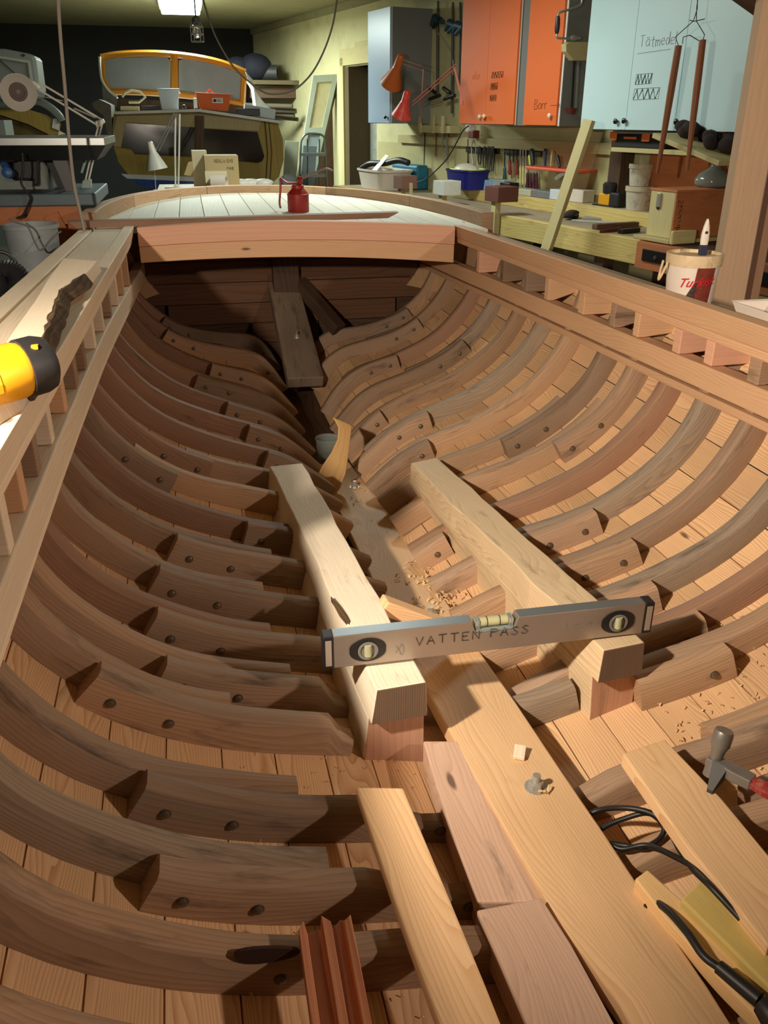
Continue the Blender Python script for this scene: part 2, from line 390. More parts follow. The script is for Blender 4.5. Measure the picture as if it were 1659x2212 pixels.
for nm, y, eL, eR, fL, fR, mL, mR in FR:
    for side, e, front, mi in ((-1, eL, fL, mL), (1, eR, fR, mR)):
        top = section(y)[-1][4]; se = s_of_x(y, e); s0 = s_of_x(y, .055 if y > 1.35 else .02)
        if nm == 'F2': s0 = s_of_x(y, .268 if side > 0 else .240)
        lap = .22 if y < 2.6 else .26
        sf = max(s0, se-lap)
        if front:      # the upper futtock lies in front of the floor timber
            sc = s_of_x(y, {'R4': .52, 'F5': .10}.get(nm, .43))
            fut = timber(y, side, sc, top, y, SD, 'futtock', boat, M_OAKS[mi], raise_=.004, wave=.0025)
            if nm != 'F5': fl = timber(y, side, s0, se, y+SD+.001, SD, 'floor_timber', boat, M_OAKS[(mi+3) % 4], wave=.002)
            for q in ((.035, .13) if nm != 'F5' else (.30,)):
                x, z, nx, nz = sec_s(y, sc+q); bolt((side*(x+nx*.028)+XC, y, z+nz*.028), fut)
        else:
            fut = timber(y, side, sf, top, y, SD, 'futtock', boat, M_OAKS[mi], wave=.0025)
            if nm == 'R3' and side == 1: pass
            fl = timber(y, side, s0, se, y-SD-.001, SD, 'floor_timber', boat, M_OAKS[0 if mi != 0 else 3] if side == 1 else M_OAK, raise_=.006, wave=.002, keel_dip=y < 1.35)
            L = se-s0
            for q in ((.04, .13) if L > .3 else (.04,)):
                x, z, nx, nz = sec_s(y, se-q); bolt((side*(x+nx*.028)+XC, y-SD-.001, z+nz*.028), fl)
            if L > .5 and side == -1:
                x, z, nx, nz = sec_s(y, s0+.12); bolt((side*(x+nx*.03)+XC, y-SD-.001, z+nz*.03), fl)

P = at(560, 2066, 1, .6505); mb = MB(); n = 22
mb.loft([[P+Vector((.036*cos(a)*(1+.25*cos(a)), dy, .012*sin(a)-.006*cos(a))) for a in [2*pi*j/n for j in range(n)]] for dy in (0, .004)])
mb.build('dark_knot', wood('burnt_knot', (58, 36, 28), (34, 20, 18), rings=200, dist=6, contrast=.6, knots=0, rough=.8, var=.3), boat)
timber(1.125, 1, s_of_x(1.125, .05), s_of_x(1.125, .172), 1.135, SD, 'floor_timber', boat, M_OAKS[2], n=6)
# ---- keelson plank along the middle of the bottom, with bolt nuts
def kp(px, py, z): return at(px, py, 2, z)
KEDGE = [(676, 1002, 754, 999), (727, 1090, 818, 1085), (757, 1150, 868, 1155), (800, 1240, 920, 1235), (840, 1340, 992, 1342), (891, 1430, 1048, 1425), (945, 1530, 1122, 1530), (1030, 1680, 1222, 1680), (1110, 1820, 1318, 1820), (1195, 1968, 1415, 1968), (1330, 2150, 1540, 2150)]
mb = MB(); rings = []
def kz(px, py):
    z = .5
    for _ in range(12): z = ZK(at(px, py, 2, z).y)
    return z
for lx, ly, rx, ry in KEDGE:
    z = kz((lx+rx)/2, (ly+ry)/2); a = at(lx, ly, 2, z); b = at(rx, ry, 2, z); ym = (a.y+b.y)/2
    rings.append([(a.x, ym, z), (b.x, ym, z), (b.x, ym, z-.032), (a.x, ym, z-.032)])
x0, y0 = rings[-1][0][0], rings[-1][0][1]
rings.append([(p[0]+.02, -.4, p[2]+.012) for p in rings[-1]])
mb.loft(rings, u0=3.3, v0=.2); keelson = mb.build('keelson', M_PINE, boat, bev=.003)
for px, py in ((766, 1053), (931, 1331), (1157, 1701)):
    z = kz(px, py); P = at(px, py, 2, z); mb = MB()
    mb.lathe([(.017, 0), (.017, .002)], P, (0, 0, 1), 16); mb.lathe([(.0115, .002), (.0115, .012), (.009, .0135)], P, (0, 0, 1), 6)
    mb.lathe([(.006, .012), (.006, .024)], P, (0, 0, 1), 10)
    mb.build('nut', M_STEEL, keelson, smooth=40)

# ---- carlins, beam shelves, stringers, half beams, side decks, rails
ZC = lambda y, s: (lerp(y, [-.4, .97, 3.7], [1.19, 1.178, 1.124]) if s < 0 else lerp(y, [-.4, 1.5, 3.7], [1.158, 1.141, 1.098]))
ZS = lambda y, s: (lerp(y, [-.4, .9, 1.36, 1.9, 2.44, 3.9, 4.4], [1.026, 1.026, 1.027, 1.018, 1.0, .905, .88]) if s < 0 else lerp(y, [-.4, 1.47, 2.07, 2.72, 3.19, 3.75, 4.4], [1.04, 1.013, .99, .967, .951, .928, .905]))
XF = lambda y: 0.0
def longi(name, mat, ya, yb, f, parent=boat, n=16, bev=.003):
    mb = MB(); mb.loft([f(ya+(yb-ya)*i/n) for i in range(n+1)], u0=random.random()*5, v0=random.random()*5)
    return mb.build(name, mat, parent, bev=bev)
for s in (1, -1):
    mC = M_LARCH if s > 0 else M_SPRUCE
    def prof(x0, x1, z0, z1, xb0=None, xb1=None):
        return lambda y: [(s*(x0(y)), y, z1(y)), (s*x1(y), y, z1(y)), (s*(xb1 or x1)(y), y, z0(y)), (s*(xb0 or x0)(y), y, z0(y))]
    K = lambda v: (lambda y: v+XF(y))
    zc = lambda y, s=s: ZC(y, s); zs = lambda y, s=s: ZS(y, s)
    longi('carlin', mC, -.3, 3.72, prof(K(.672), K(.712), lambda y: zc(y)-.052, zc, K(.684), K(.712)))
    longi('carlin_strip', mC, -.3, 3.72, prof(K(.686), K(.712), lambda y: zc(y)-.074, lambda y: zc(y)-.0525, K(.690), K(.712)))
    longi('beam_shelf', mC, -.3, 4.4, prof(K(.690), K(.735), lambda y: zs(y)-.056, zs))
    longi('shelf_stringer', mC, -.3, 4.4, prof(K(.700), K(.745), lambda y: zs(y)-.088, lambda y: zs(y)-.068))
    longi('shelf_batten', M_DARKW, -.3, 4.4, prof(K(.716), K(.745), lambda y: zs(y)-.0695, lambda y: zs(y)-.0555), bev=0)
    dd_ = .010 if s < 0 else .044
    zd = lambda y: zc(y)-dd_-.022
    longi('side_deck', M_SPRUCE if s < 0 else M_LARCH, -.3, 3.72, prof(K(.713), K(.826), zd, lambda y: zc(y)-dd_))
    mR = M_SPRUCE if s < 0 else wood('rail_grey', (168, 146, 118), (136, 112, 86), rings=60, dist=2, contrast=.4, knots=.2, rough=.6, var=.15)
    longi('rail', mR, -.3, 4.0, prof(K(.836), K(.888), lambda y: zc(y)-.095, lambda y: zc(y)-dd_-.002))
    longi('sheer_plank', M_HULL, -.3, 4.4, prof(K(.815), K(.836), lambda y: zs(y)-.05, lambda y: zc(y)-.062))
    ys = [3.41, 3.12, 2.87, 2.675, 2.396, 2.185, 2.045, 1.833, 1.70, 1.52, 1.34, 1.18, 1.02, .86, .70] if s > 0 else [3.40, 3.12, 2.84, 2.58, 2.34, 2.12, 1.90, 1.75, 1.58, 1.40, 1.26, 1.13, 1.0, .88, .74]
    for y in ys:
        mb = MB(); zt = zc(y)-.033; zb = zs(y)+.001; x0 = .712; dd = random.uniform(-.008, .008); w = random.choice((.034, .040, .030))
        zb2 = zb+random.uniform(0, .03)
        xi = .693+random.uniform(0, .006); zt = zd(y)-.001
        a = [(s*.8145, zt), (s*.8145, zb2), (s*(xi+.02), zb), (s*xi, zb), (s*xi, zc(y)-.0755), (s*.7125, zc(y)-.0755), (s*.7125, zt)]
        mb.prism([(x, y+.0, z) for x, z in a], (0, w, 0), u0=random.random())
        mb.build('half_beam', random.choice((M_LARCH, M_PINK, M_OAK)) if s > 0 else random.choice((M_SPRUCE, M_LARCH, M_OAK)), boat, bev=.002)

# ---- main beam closing the cockpit
def camber(x): return .024*(1-(x/.66)**2)
def zb(x): return 1.106-.0115*x/.66*1.0
for nm, mat, z0, z1, y0, y1 in (('deck_beam', M_PINK, -.070, .004, 3.650, 3.71), ('beam_lower', M_LARCH, -.140, -.0712, 3.656, 3.72)):
    mb = MB(); rings = []
    for i in range(17):
        x = -.66+1.32*i/16; b = zb(x)+camber(x)
        rings.append([(x, y0, b+z0+(0 if z0 > -.1 else -.010*x)), (x, y0, b+z1), (x, y1, b+z1), (x, y1, b+z0)])
    mb.loft(rings); mb.build(nm, mat, boat, bev=.003)
# ---- after deck: planks inside a rounded toe rail
def yend(x, a=.84, b=1.56): return 3.80+b*max(0.0, 1-(abs(x)/a)**2.6)**.5
def zdeck(x, y=0): return 1.092-.0115*x/.66+.026*(1-(x/.86)**2)
NDK = 15; wd = 1.66/NDK
for i in range(NDK):
    xa = -.83+wd*i+.0012; xb = xa+wd-.0024; mb = MB(); rings = []
    m0 = min(yend(xa), yend(xb))
    for k in range(7):
        f = k/6; r = []
        for x, dz in ((xa, 0), (xb, 0), (xb, -.02), (xa, -.02)):
            ye = yend(max(-.835, min(.835, x))); y = 3.712+(ye-3.712)*f; r.append((x, y, zdeck(x)+dz))
        rings.append(r)
    mb.loft(rings, u0=random.random()*5, v0=random.random()*5); mb.build('deck_plank', M_DECK, boat, bev=.0015)
def ring_pt(a, off, b2=0):
    x = .855*math.copysign(abs(cos(a))**.78, cos(a)); y = 3.8+1.58*abs(sin(a))**1.0
    r = math.hypot(x, (y-3.8)); f = (r+off)/r; return x*f, 3.8+(y-3.8)*f
segs = [(0, .62), (.62, 1.25), (1.25, 1.9), (1.9, 2.55), (2.55, pi)]
for a0, a1 in segs:
    mb = MB(); rings = []
    for i in range(13):
        a = a0+(a1-a0)*i/12-(.002 if i == 12 else 0); (xi, yi), (xo, yo) = ring_pt(a, -.03), ring_pt(a, .028)
        z = 1.092-.0115*xi/.66; zi = zdeck(max(-.86, min(.86, xi)))-.021
        rings.append([(xi, yi, zi), (xi, yi, max(zi, z)+.062), (xo, yo, max(zi, z)+.062), (xo, yo, zi-.05)])
    mb.loft(rings, u0=random.random()*5); mb.build('toe_rail', M_OAKS[3], boat, bev=.003)
# planking under the toe rail closing the stern quarter
mb = MB(); rings = []
for i in range(41):
    a = pi*i/40; (xo, yo), (xi, yi) = ring_pt(a, .02), ring_pt(a, -.0)
    k = .80
    rings.append([(xi, yi, 1.05), (xo, yo, 1.05), (xo*.93, 3.8+(yo-3.8)*.6, .72), (xi*.93, 3.8+(yi-3.8)*.6, .72)])
mb.loft(rings); mb.build('stern_planking', M_HULL, boat)
M_TRANS = wood('transom_shaded', (112, 78, 54), (78, 52, 36), rings=40, dist=3, contrast=.5, knots=.3, rough=.7, var=.3)  # shade under the after deck put into the transom's wood colour
# ---- transom planks, stern post, stern knee seen under the after deck
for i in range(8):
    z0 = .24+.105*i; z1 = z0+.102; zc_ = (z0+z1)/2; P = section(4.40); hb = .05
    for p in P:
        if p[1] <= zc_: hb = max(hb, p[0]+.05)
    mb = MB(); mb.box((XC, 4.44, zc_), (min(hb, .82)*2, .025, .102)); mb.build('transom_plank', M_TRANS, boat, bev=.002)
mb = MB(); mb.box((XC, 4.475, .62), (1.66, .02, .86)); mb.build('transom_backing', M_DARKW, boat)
mb = MB(); mb.box((-.005, 4.39, .86), (.13, .07, .46)); mb.build('stern_post', M_DARKW, boat, bev=.004)
mb = MB(); mb.beam((-.015, 4.46, .74), (.008, 3.80, .405), .155, .055, (0, .3, 1), .17, .06); knee = mb.build('stern_knee', M_OAKS[2], boat, bev=.006)
mb = MB(); P = Vector((.003, 4.045, .562)); ax = (0, -.45, .9); mb.lathe([(.016, 0), (.016, .004)], P, ax, 14); mb.lathe([(.011, .003), (.011, .014)], P, ax, 6); mb.lathe([(.006, .01), (.006, .034)], P, ax, 8); mb.build('nut', M_STEEL, knee, smooth=40)
mb = MB(); mb.beam((.06, 4.40, .76), (.235, 4.2, .55), .07, .06); mb.build('stern_brace', M_DARKW, boat, bev=.003)
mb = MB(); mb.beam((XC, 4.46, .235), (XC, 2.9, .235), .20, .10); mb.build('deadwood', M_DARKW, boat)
# =================================================================== writing helpers
STK = {  # stroke letters in a unit box (width ~.7, height 1)
 'A': [[(0, 0), (.35, 1), (.7, 0)], [(.15, .4), (.55, .4)]], 'B': [[(0, 0), (0, 1), (.45, .95), (.5, .7), (.1, .55), (.55, .4), (.5, .05), (0, 0)]],
 'E': [[(.6, 1), (0, 1), (0, 0), (.6, 0)], [(0, .5), (.45, .55)]], 'K': [[(0, 0), (0, 1)], [(.6, 1), (.05, .5), (.65, 0)]], 'N': [[(0, 0), (0, 1), (.6, 0), (.6, 1)]],
 'P': [[(0, 0), (0, 1), (.5, .95), (.55, .65), (.05, .5)]], 'S': [[(.6, .9), (.3, 1), (.05, .8), (.3, .55), (.6, .3), (.3, 0), (0, .12)]], 'T': [[(.35, 0), (.35, 1)], [(0, 1), (.75, 1.03)]],
 'V': [[(0, 1), (.3, 0), (.65, 1)]], 'a': [[(.55, .55), (.3, .62), (.05, .4), (.1, .08), (.35, 0), (.55, .25), (.55, .6), (.55, .1), (.7, 0)]], 'd': [[(.5, .5), (.25, .6), (.05, .3), (.2, 0), (.45, .1), (.52, .5), (.55, 1.1), (.55, 0)]],
 'e': [[(.05, .32), (.5, .36), (.42, .6), (.15, .58), (.02, .25), (.2, 0), (.5, .1)]], 'k': [[(0, 0), (.08, 1.05)], [(.5, .6), (.08, .3), (.5, 0)]], 'l': [[(.15, 1.1), (.1, 0)]],
 'm': [[(0, .6), (0, 0)], [(0, .45), (.18, .6), (.3, .45), (.3, 0)], [(.3, .45), (.5, .6), (.62, .45), (.62, 0)]], 'o': [[(.3, .6), (.05, .4), (.1, .05), (.35, 0), (.55, .25), (.5, .52), (.3, .6)]],
 'r': [[(0, .6), (.05, 0)], [(.03, .35), (.2, .58), (.42, .55)]], 't': [[(.25, .95), (.2, .1), (.4, 0)], [(0, .62), (.5, .66)]], 'n': [[(0, .6), (0, 0)], [(0, .42), (.25, .6), (.42, .4), (.45, 0)]],
 'i': [[(.1, .6), (.1, 0)], [(.1, .8), (.1, .86)]], 's': [[(.42, .52), (.2, .6), (.06, .45), (.38, .2), (.2, 0), (0, .08)]], 'u': [[(0, .6), (.05, .08), (.25, 0), (.45, .2), (.47, .6), (.47, .05), (.58, 0)]],
 'v': [[(0, .6), (.2, 0), (.45, .6)]], 'g': [[(.45, .5), (.2, .6), (.05, .3), (.25, .05), (.45, .3), (.47, .6), (.45, -.3), (.1, -.3)]], '-': [[(0, .4), (.5, .42)]], 'L': [[(0, 1), (0, 0), (.5, 0)]], 'R': [[(0, 0), (0, 1), (.5, .9), (.45, .6), (.05, .5), (.6, 0)]],
 '0': [[(.3, 1), (.02, .6), (.1, .1), (.35, 0), (.58, .4), (.5, .9), (.3, 1)]], '>': [[(0, .4), (1.6, .42)], [(1.25, .7), (1.6, .42), (1.25, .1)]], '/': [[(0, .1), (.7, .9)]], 'x': [[(0, .1), (.6, .8)], [(.05, .75), (.6, .2)]], ' ': []}
def write(txt, h, f, r=.0006, gap=.18, jit=.06, seed=1, slant=0.0):
    """handwriting as fine raised strokes; f(a, b) maps the flat text plane into space"""
    rg = random.Random(seed); mb = MB(); x = 0
    for ch in txt:
        g = STK.get(ch, []); dy = rg.uniform(-jit, jit); w = 0
        for line in g:
            pts = [(x+(px+slant*py)*h, (py+dy)*h) for px, py in line]; w = max([w]+[p[0] for p in line])
            mb.tube([f(a, b) for a, b in pts], r, 4)
        x += h*((w if g else .4)+gap)
    return mb
def scribble(x0, y0, w, h, f, r=.0008, seed=3):
    rg = random.Random(seed); mb = MB()
    mb.tube([f(x0, y0), f(x0+w, y0+h*.06), f(x0+w*1.01, y0+h), f(x0+.02*w, y0+h*.96), f(x0, y0)], r, 4)
    for k in range(3):
        n = 9; mb.tube([f(x0+w*(i+rg.uniform(-.3, .3))/n*.98+w*.01, y0+h*((i % 2)*.85+.07+rg.uniform(-.05, .05))) for i in range(n+1)], r, 4)
    return mb
def text_mesh(body, size, f, shear=0.0, thick=.0):
    cu = bpy.data.curves.new('t', 'FONT'); cu.body = body; cu.size = size; cu.shear = shear; cu.offset = thick; cu.resolution_u = 3
    o = bpy.data.objects.new('t', cu); COL.objects.link(o); bpy.context.view_layer.update()
    me = bpy.data.meshes.new_from_object(o.evaluated_get(bpy.context.evaluated_depsgraph_get()))
    mb = MB(); mb.v = [tuple(f(v.co.x, v.co.y)) for v in me.vertices]
    for p in me.polygons: mb.face(tuple(p.vertices), tuple((0.0, 0.0) for _ in p.vertices))
    bpy.data.objects.remove(o); bpy.data.meshes.remove(me); bpy.data.curves.remove(cu); return mb
M_INK = plain('marker_ink', (40, 34, 32), .7, var=.1)
M_PENCIL = plain('pencil_grey', (120, 112, 104), .7, var=.1)
M_RED = plain('red_paint', (150, 28, 20), .4, var=.25, scale=25, dirt=.25, dirt_col=(70, 20, 16))

M_ENDP = wood('end_grain_pink', (196, 152, 124), (170, 120, 94), rings=60, dist=10, contrast=.4, stain=.15, knots=0, rough=.7, var=.15)
M_ENDG = wood('end_grain_dark', (120, 96, 76), (70, 54, 42), rings=260, dist=4, contrast=.7, stain=.3, knots=0, rough=.8, var=.2)
# =================================================================== ENGINE BEDS
def bed(name, label, mat, fl, fr, bl, br, zf, zbk, botf, botb, lean_l, lean_r, seed):
    rg = random.Random(seed); t = thing(name, ((fl[0]+fr[0])/2, fl[1], botf), label, 'timber', 'engine bed timbers')
    mb = MB(); rings = []; rings2 = []; n = 12
    for i in range(n+1):
        f = i/n; l = Vector((fl[0]+(bl[0]-fl[0])*f, fl[1]+(bl[1]-fl[1])*f, 0)); r = Vector((fr[0]+(br[0]-fr[0])*f, fr[1]+(br[1]-fr[1])*f, 0))
        z = zf+(zbk-zf)*f; zb_ = botf+(botb-botf)*f; j = rg.uniform(-.0035, .0035); k = rg.uniform(-.003, .003)
        zm = z-.066
        rings.append([(l.x+j, l.y, z), (r.x+k, r.y, z), (r.x+k+.004, r.y, zm), (l.x+j-.004-lean_l*.2, l.y, zm)])
        back = .022 if i == 0 else 0
        rings2.append([(l.x+j-.004-lean_l*.2, l.y+back, zm-.0005), (r.x+k+.004, r.y+back, zm-.0005), (r.x+lean_r*.5+.004, r.y+back, (zm+zb_)/2), (r.x+lean_r, r.y+back, zb_), (l.x-lean_l, l.y+back, zb_), (l.x-lean_l*.7, l.y+back, (zm+zb_)/2)])
    mb.loft(rings, u0=seed, v0=seed*.3); mb.build('upper_timber', mat, t, bev=.003)
    r0 = [Vector(q) for q in rings[0]]; cc = sum(r0, Vector())/4; r0 = [cc+(q-cc)*.965 for q in r0]; mb = MB(); mb.loft([[q+Vector((0, -.0015, 0)) for q in r0], [q+Vector((0, .004, 0)) for q in r0]], v0=seed); mb.build('end_grain', M_ENDG, t)
    mb = MB(); mb.loft(rings2, u0=seed+2, v0=seed*.3); mb.build('lower_timber', mat, t, bev=.004)
    r0 = [Vector(q) for q in rings2[0]]; cc = sum(r0, Vector())/6; r0 = [cc+(q-cc)*.965 for q in r0]; mb = MB(); mb.loft([[q+Vector((0, -.0015, 0)) for q in r0], [q+Vector((0, .004, 0)) for q in r0]], v0=seed); mb.build('end_grain', M_ENDP, t)
    return t
bedL = bed('engine_bed', 'pale squared engine bed timber under the stamped end of the spirit level, nearest the empty side', M_BED, (-.2175, 1.055), (-.138, 1.060), (-.280, 2.303), (-.182, 2.309), .71, .60, .487, .50, .026, .004, 3)
bedR = bed('engine_bed', 'greyish squared engine bed timber with dark waney edge, beside the hammer and loose floor board', M_BEDR, (.175, 1.083), (.255, 1.092), (.128, 2.246), (.218, 2.273), .71, .60, .485, .52, -.004, .012, 5)
bedL['label'] = 'pale squared engine bed timber with a bright planed top under the spirit level'
bedR['label'] = 'greyish weathered engine bed timber beside the loose board with the hammer'
# waney, bark-dark edges
def waney(parent, px, z, w, d, mat):
    mb = MB(); P = [at(a, b, 2, z) for a, b in px]
    rings = []
    for i, p in enumerate(P):
        k = sin(pi*i/(len(P)-1))*w+.001; rings.append([p+Vector((-k/2, 0, .0012)), p+Vector((0, 0, .0022)), p+Vector((k/2, 0, .0012)), p+Vector((0, 0, -d))])
    mb.loft(rings); mb.build('waney_edge', mat, parent, smooth=60)
M_BARK = wood('bark', (92, 70, 44), (42, 31, 20), rings=60, dist=8, contrast=.9, stain=.9, stain_col=(46, 36, 28), knots=.2, rough=.9, var=.5, fibre=.8, bump=.9)
waney(bedR, [(1108, 1205), (1140, 1235), (1165, 1262), (1190, 1292), (1200, 1312)], .664, .016, .01, M_BARK)
waney(bedL, [(715, 1290), (728, 1310), (742, 1332), (756, 1352), (768, 1366)], .688, .014, .01, M_BARK)
# ---- cross piece between the beds
A = at(824, 1305, 0, -.150); B = at(1040, 1278, 0, .158); B.y = A.y+.035
mb = MB(); mb.beam(A, B, .034, .030); tag(mb.build('cross_piece', M_PINE, bev=.003), 'short pine stick wedged crosswise between the two engine bed timbers', 'wood stick')

# =================================================================== SPIRIT LEVEL
M_ALU = plain('aluminium', (172, 160, 150), .42, .75, var=.12, scale=14, bump=.05)
M_ALUT = plain('aluminium_edge', (168, 176, 184), .35, .85, var=.1, scale=14)
M_VIAL = plain('vial_fluid', (222, 222, 176), .1, 0, var=.1, trans=.5)
M_CLEAR = plain('clear_plastic', (214, 226, 220), .08, 0, var=.05, trans=.75)
LA = at(700, 1446, 2, .7115); LB = at(1402, 1366, 2, .7115); dL = LB-LA; LEN = dL.length; ex = dL.normalized(); ey = Vector((0, 0, 1)).cross(ex)   # ey points away from the camera
LH, LT = .060, .024
lev = thing('spirit_level', (LA+LB)/2, 'aluminium spirit level laid across both engine beds, marked VATTEN PASS', 'spirit level')
def lp(a, y, z): return LA+ex*a+ey*y+Vector((0, 0, z))
def level_box(a0, a1, z0, z1, y0=0, y1=LT, name='body', mat=M_ALU, bev=.001, par=None):
    mb = MB(); mb.loft([[lp(a, y0, z0), lp(a, y1, z0), lp(a, y1, z1), lp(a, y0, z1)] for a in (a0, a1)]); return mb.build(name, mat, par or lev, bev=bev)
c0, c1 = LEN*.5-.030, LEN*.5+.034
mb = MB()
for prof in ([(.016, 0), (LEN-.014, 0), (LEN-.014, LH), (c1+.008, LH), (c1, LH-.024), (c0, LH-.024), (c0-.008, LH), (.016, LH)],):
    mb.loft([[lp(a, 0, z) for a, z in prof], [lp(a, LT, z) for a, z in prof]])
body = mb.build('body', [M_ALU], lev, bev=.0012)
mb = MB()
mb.loft([[lp(a, y, LH+.0004) for a, y in ((.018, .001), (c0-.010, .001), (c0-.010, LT-.001), (.018, LT-.001))], [lp(a, y, LH-.0006) for a, y in ((.018, .001), (c0-.010, .001), (c0-.010, LT-.001), (.018, LT-.001))]])
mb.build('top_edge', M_ALUT, lev)
mb = MB(); q = ((c1+.010, .001), (LEN-.016, .001), (LEN-.016, LT-.001), (c1+.010, LT-.001))
mb.loft([[lp(a, y, LH+.0004) for a, y in q], [lp(a, y, LH-.0006) for a, y in q]]); mb.build('top_edge', M_ALUT, lev)
level_box(c0-.001, c1+.001, LH-.0235, LH-.018, .002, LT-.002, 'vial_bed', M_CLEAR)
mb = MB(); mb.tube([lp(c0+.008, LT/2, LH-.009), lp(c1-.008, LT/2, LH-.009)], .0085, 12); v = mb.build('centre_vial', M_VIAL, lev, smooth=50)
for a in (LEN*.5-.010, LEN*.5+.012):
    mb = MB(); mb.tube([lp(a-.0006, LT/2, LH-.009), lp(a+.0006, LT/2, LH-.009)], .0089, 12); mb.build('vial_ring', M_BLACK, v)
for a in (c0-.001, c1-.007): level_box(a, a+.008, LH-.018, LH-.002, .003, LT-.003, 'vial_holder', M_CLEAR)
for a0, a1 in ((-.001, .017), (LEN-.015, LEN+.003)):
    cap = level_box(a0, a1, -.0005, LH+.0005, -.001, LT+.001, 'end_cap', M_BLACK, .002)
    mb = MB(); am = (a0+a1)/2; mb.loft([[lp(am-.005, -.0018, .006), lp(am+.005, -.0018, .006), lp(am+.005, -.0018, LH-.006), lp(am-.005, -.0018, LH-.006)], [lp(am-.005, 0, .006), lp(am+.005, 0, .006), lp(am+.005, 0, LH-.006), lp(am-.005, 0, LH-.006)]])
    mb.build('cap_plate', plain('cap_plate', (176, 160, 146), .4, .4), cap)
for a in (.072, LEN-.062):
    mb = MB(); R = .021; n = 24; ring = []
    poly = [(a+R*1.5*cos(t), LH*.49+R*1.05*sin(t)) for t in [2*pi*i/n for i in range(n)]]
    poly = [(a+max(-R*1.42, min(R*1.42, (x-a))), z) for x, z in poly]
    mb.loft([[lp(x, -.0016, z) for x, z in poly], [lp(x, .001, z) for x, z in poly]]); h = mb.build('vial_housing', M_BLACK, lev, smooth=40)
    mb = MB(); mb.lathe([(R*.72, 0), (R*.80, .001), (R*.80, .0022), (R*.62, .0024), (R*.60, .0005)], lp(a, -.0014, LH*.47), -ey, 24); mb.build('vial_ring', plain('grey_plastic', (120, 116, 110), .35), h, smooth=40)
    mb = MB(); mb.tube([lp(a, -.0022, LH*.47-R*.45), lp(a, -.0022, LH*.47+R*.55)], .0062, 12); mb.build('vial', M_VIAL, h, smooth=50)
ft = lambda a, b: lp(a, -.0006, b)
write('VATTEN PASS', .0165, lambda a, b: ft(.152+a*1.12, .027+b*.95), .00075, gap=.35, seed=4).build('marker_writing', M_INK, body)
write('x0', .016, lambda a, b: ft(.118+a*.9, .014+b*1.3-a*.3), .0005, gap=-.2, seed=2).build('marker_writing', M_PENCIL, body)
write('Wiss', .015, lambda a, b: ft(.388+a*1.5, .028+b*.9), .0004, gap=.6, seed=6).build('marker_writing', M_PENCIL, body)

# =================================================================== WOODEN PADDLE AND CUP ON THE KEELSON
zb_ = kz(700, 1066); P0 = at(701, 1068, 2, zb_+.004); P1 = at(752, 915, 1, P0.y+.10)
d = (P1-P0); L = d.length; d.normalize(); sx = d.cross(Vector((0, -1, 0))).normalized(); nn = sx.cross(d)
mb = MB(); rings = []
for f, w, bow, sh in ((0, .052, 0, -.006), (.03, .060, .0, -.004), (.15, .068, .004, -.002), (.35, .064, .008, .002), (.55, .046, .010, .004), (.75, .034, .008, .002), (.9, .036, .004, -.006), (.97, .048, 0, -.016), (1.0, .05, -.004, -.026)):
    p = P0+d*L*f+nn*bow+sx*sh; rings.append([p-sx*w*.66-nn*.006, p+sx*w*.66-nn*.006, p+sx*w*.66+nn*.006, p-sx*w*.66+nn*.006])
mb.loft(rings, u0=.3); tag(mb.build('wooden_paddle', wood('paddle_wood', (214, 172, 116), (190, 144, 92), rings=40, dist=3, contrast=.4, knots=.1, rough=.5, var=.1), smooth=45, bev=.003), 'shaped flat wooden paddle leaning on the clear cup at the end of the keelson', 'paddle')
zc_ = kz(716, 995); P = at(714, 996, 2, zc_); P.y += .06; P.z = ZK(P.y)+.001
mb = MB(); mb.lathe([(.043, 0), (.046, .07), (.048, .072), (.048, .078), (.044, .078), (.041, .004), (1e-4, .004)], P, (0, 0, 1), 24); tag(mb.build('plastic_cup', M_CLEAR, smooth=40), 'small clear plastic cup standing behind the wooden paddle on the keelson', 'cup')

# =================================================================== LOOSE BOARDS
def slab(name, mat, label, pts, z, th, cat='board', group=None, bev=.003, zs=None, seed=0):
    """board from image corners of its top face: rows of (left px, right px); z of each row"""
    random.seed(100+seed); mb = MB(); rings = []
    for i, (l, r) in enumerate(pts):
        zz = zs[i] if zs else z
        a = at(*l, 2, zz); b = at(*r, 2, zz); rings.append([a, b, b-Vector((0, 0, th)), a-Vector((0, 0, th))])
    mb.loft(rings, u0=seed*1.7, v0=seed*.9); o = mb.build(name, mat, bev=bev); return tag(o, label, cat, group)
slab('pine_board', M_PINE, 'long pine board lying on the floor timbers beside the pinkish oak off-cuts', [((769, 1699), (871, 1701)), ((845, 1922), (965, 1925)), ((915, 2115), (1044, 2115)), ((1010, 2380), (1150, 2380))], .668, .024, seed=1)
slab('oak_board', wood('oak_pink', (206, 172, 148), (176, 136, 112), rings=70, dist=16, contrast=.5, knots=.3, rough=.6, var=.18, stain=.1), 'pinkish grey oak board tucked along the edge of the keelson', [((914, 1600), (1000, 1600)), ((940, 1690), (1040, 1690)), ((985, 1820), (1112, 1820)), ((1031, 1948), (1186, 1948))], 0, .05, zs=[.590, .596, .603, .607], seed=2)
slab('oak_offcut', MATS['oak_pink'], 'thick oak off-cut with a round knot, butted against the pinkish oak board', [((1029, 1965), (1170, 1938)), ((1075, 2065), (1235, 2040)), ((1150, 2240), (1330, 2215)), ((1260, 2440), (1440, 2400))], .628, .05, seed=3)
slab('pine_board', M_PINE, 'wide pine board with the hammer beside it, lying on bare floor timbers', [((1344, 1627), (1436, 1596)), ((1480, 1822), (1560, 1725)), ((1660, 2045), (1755, 1960))], .672, .024, seed=4)
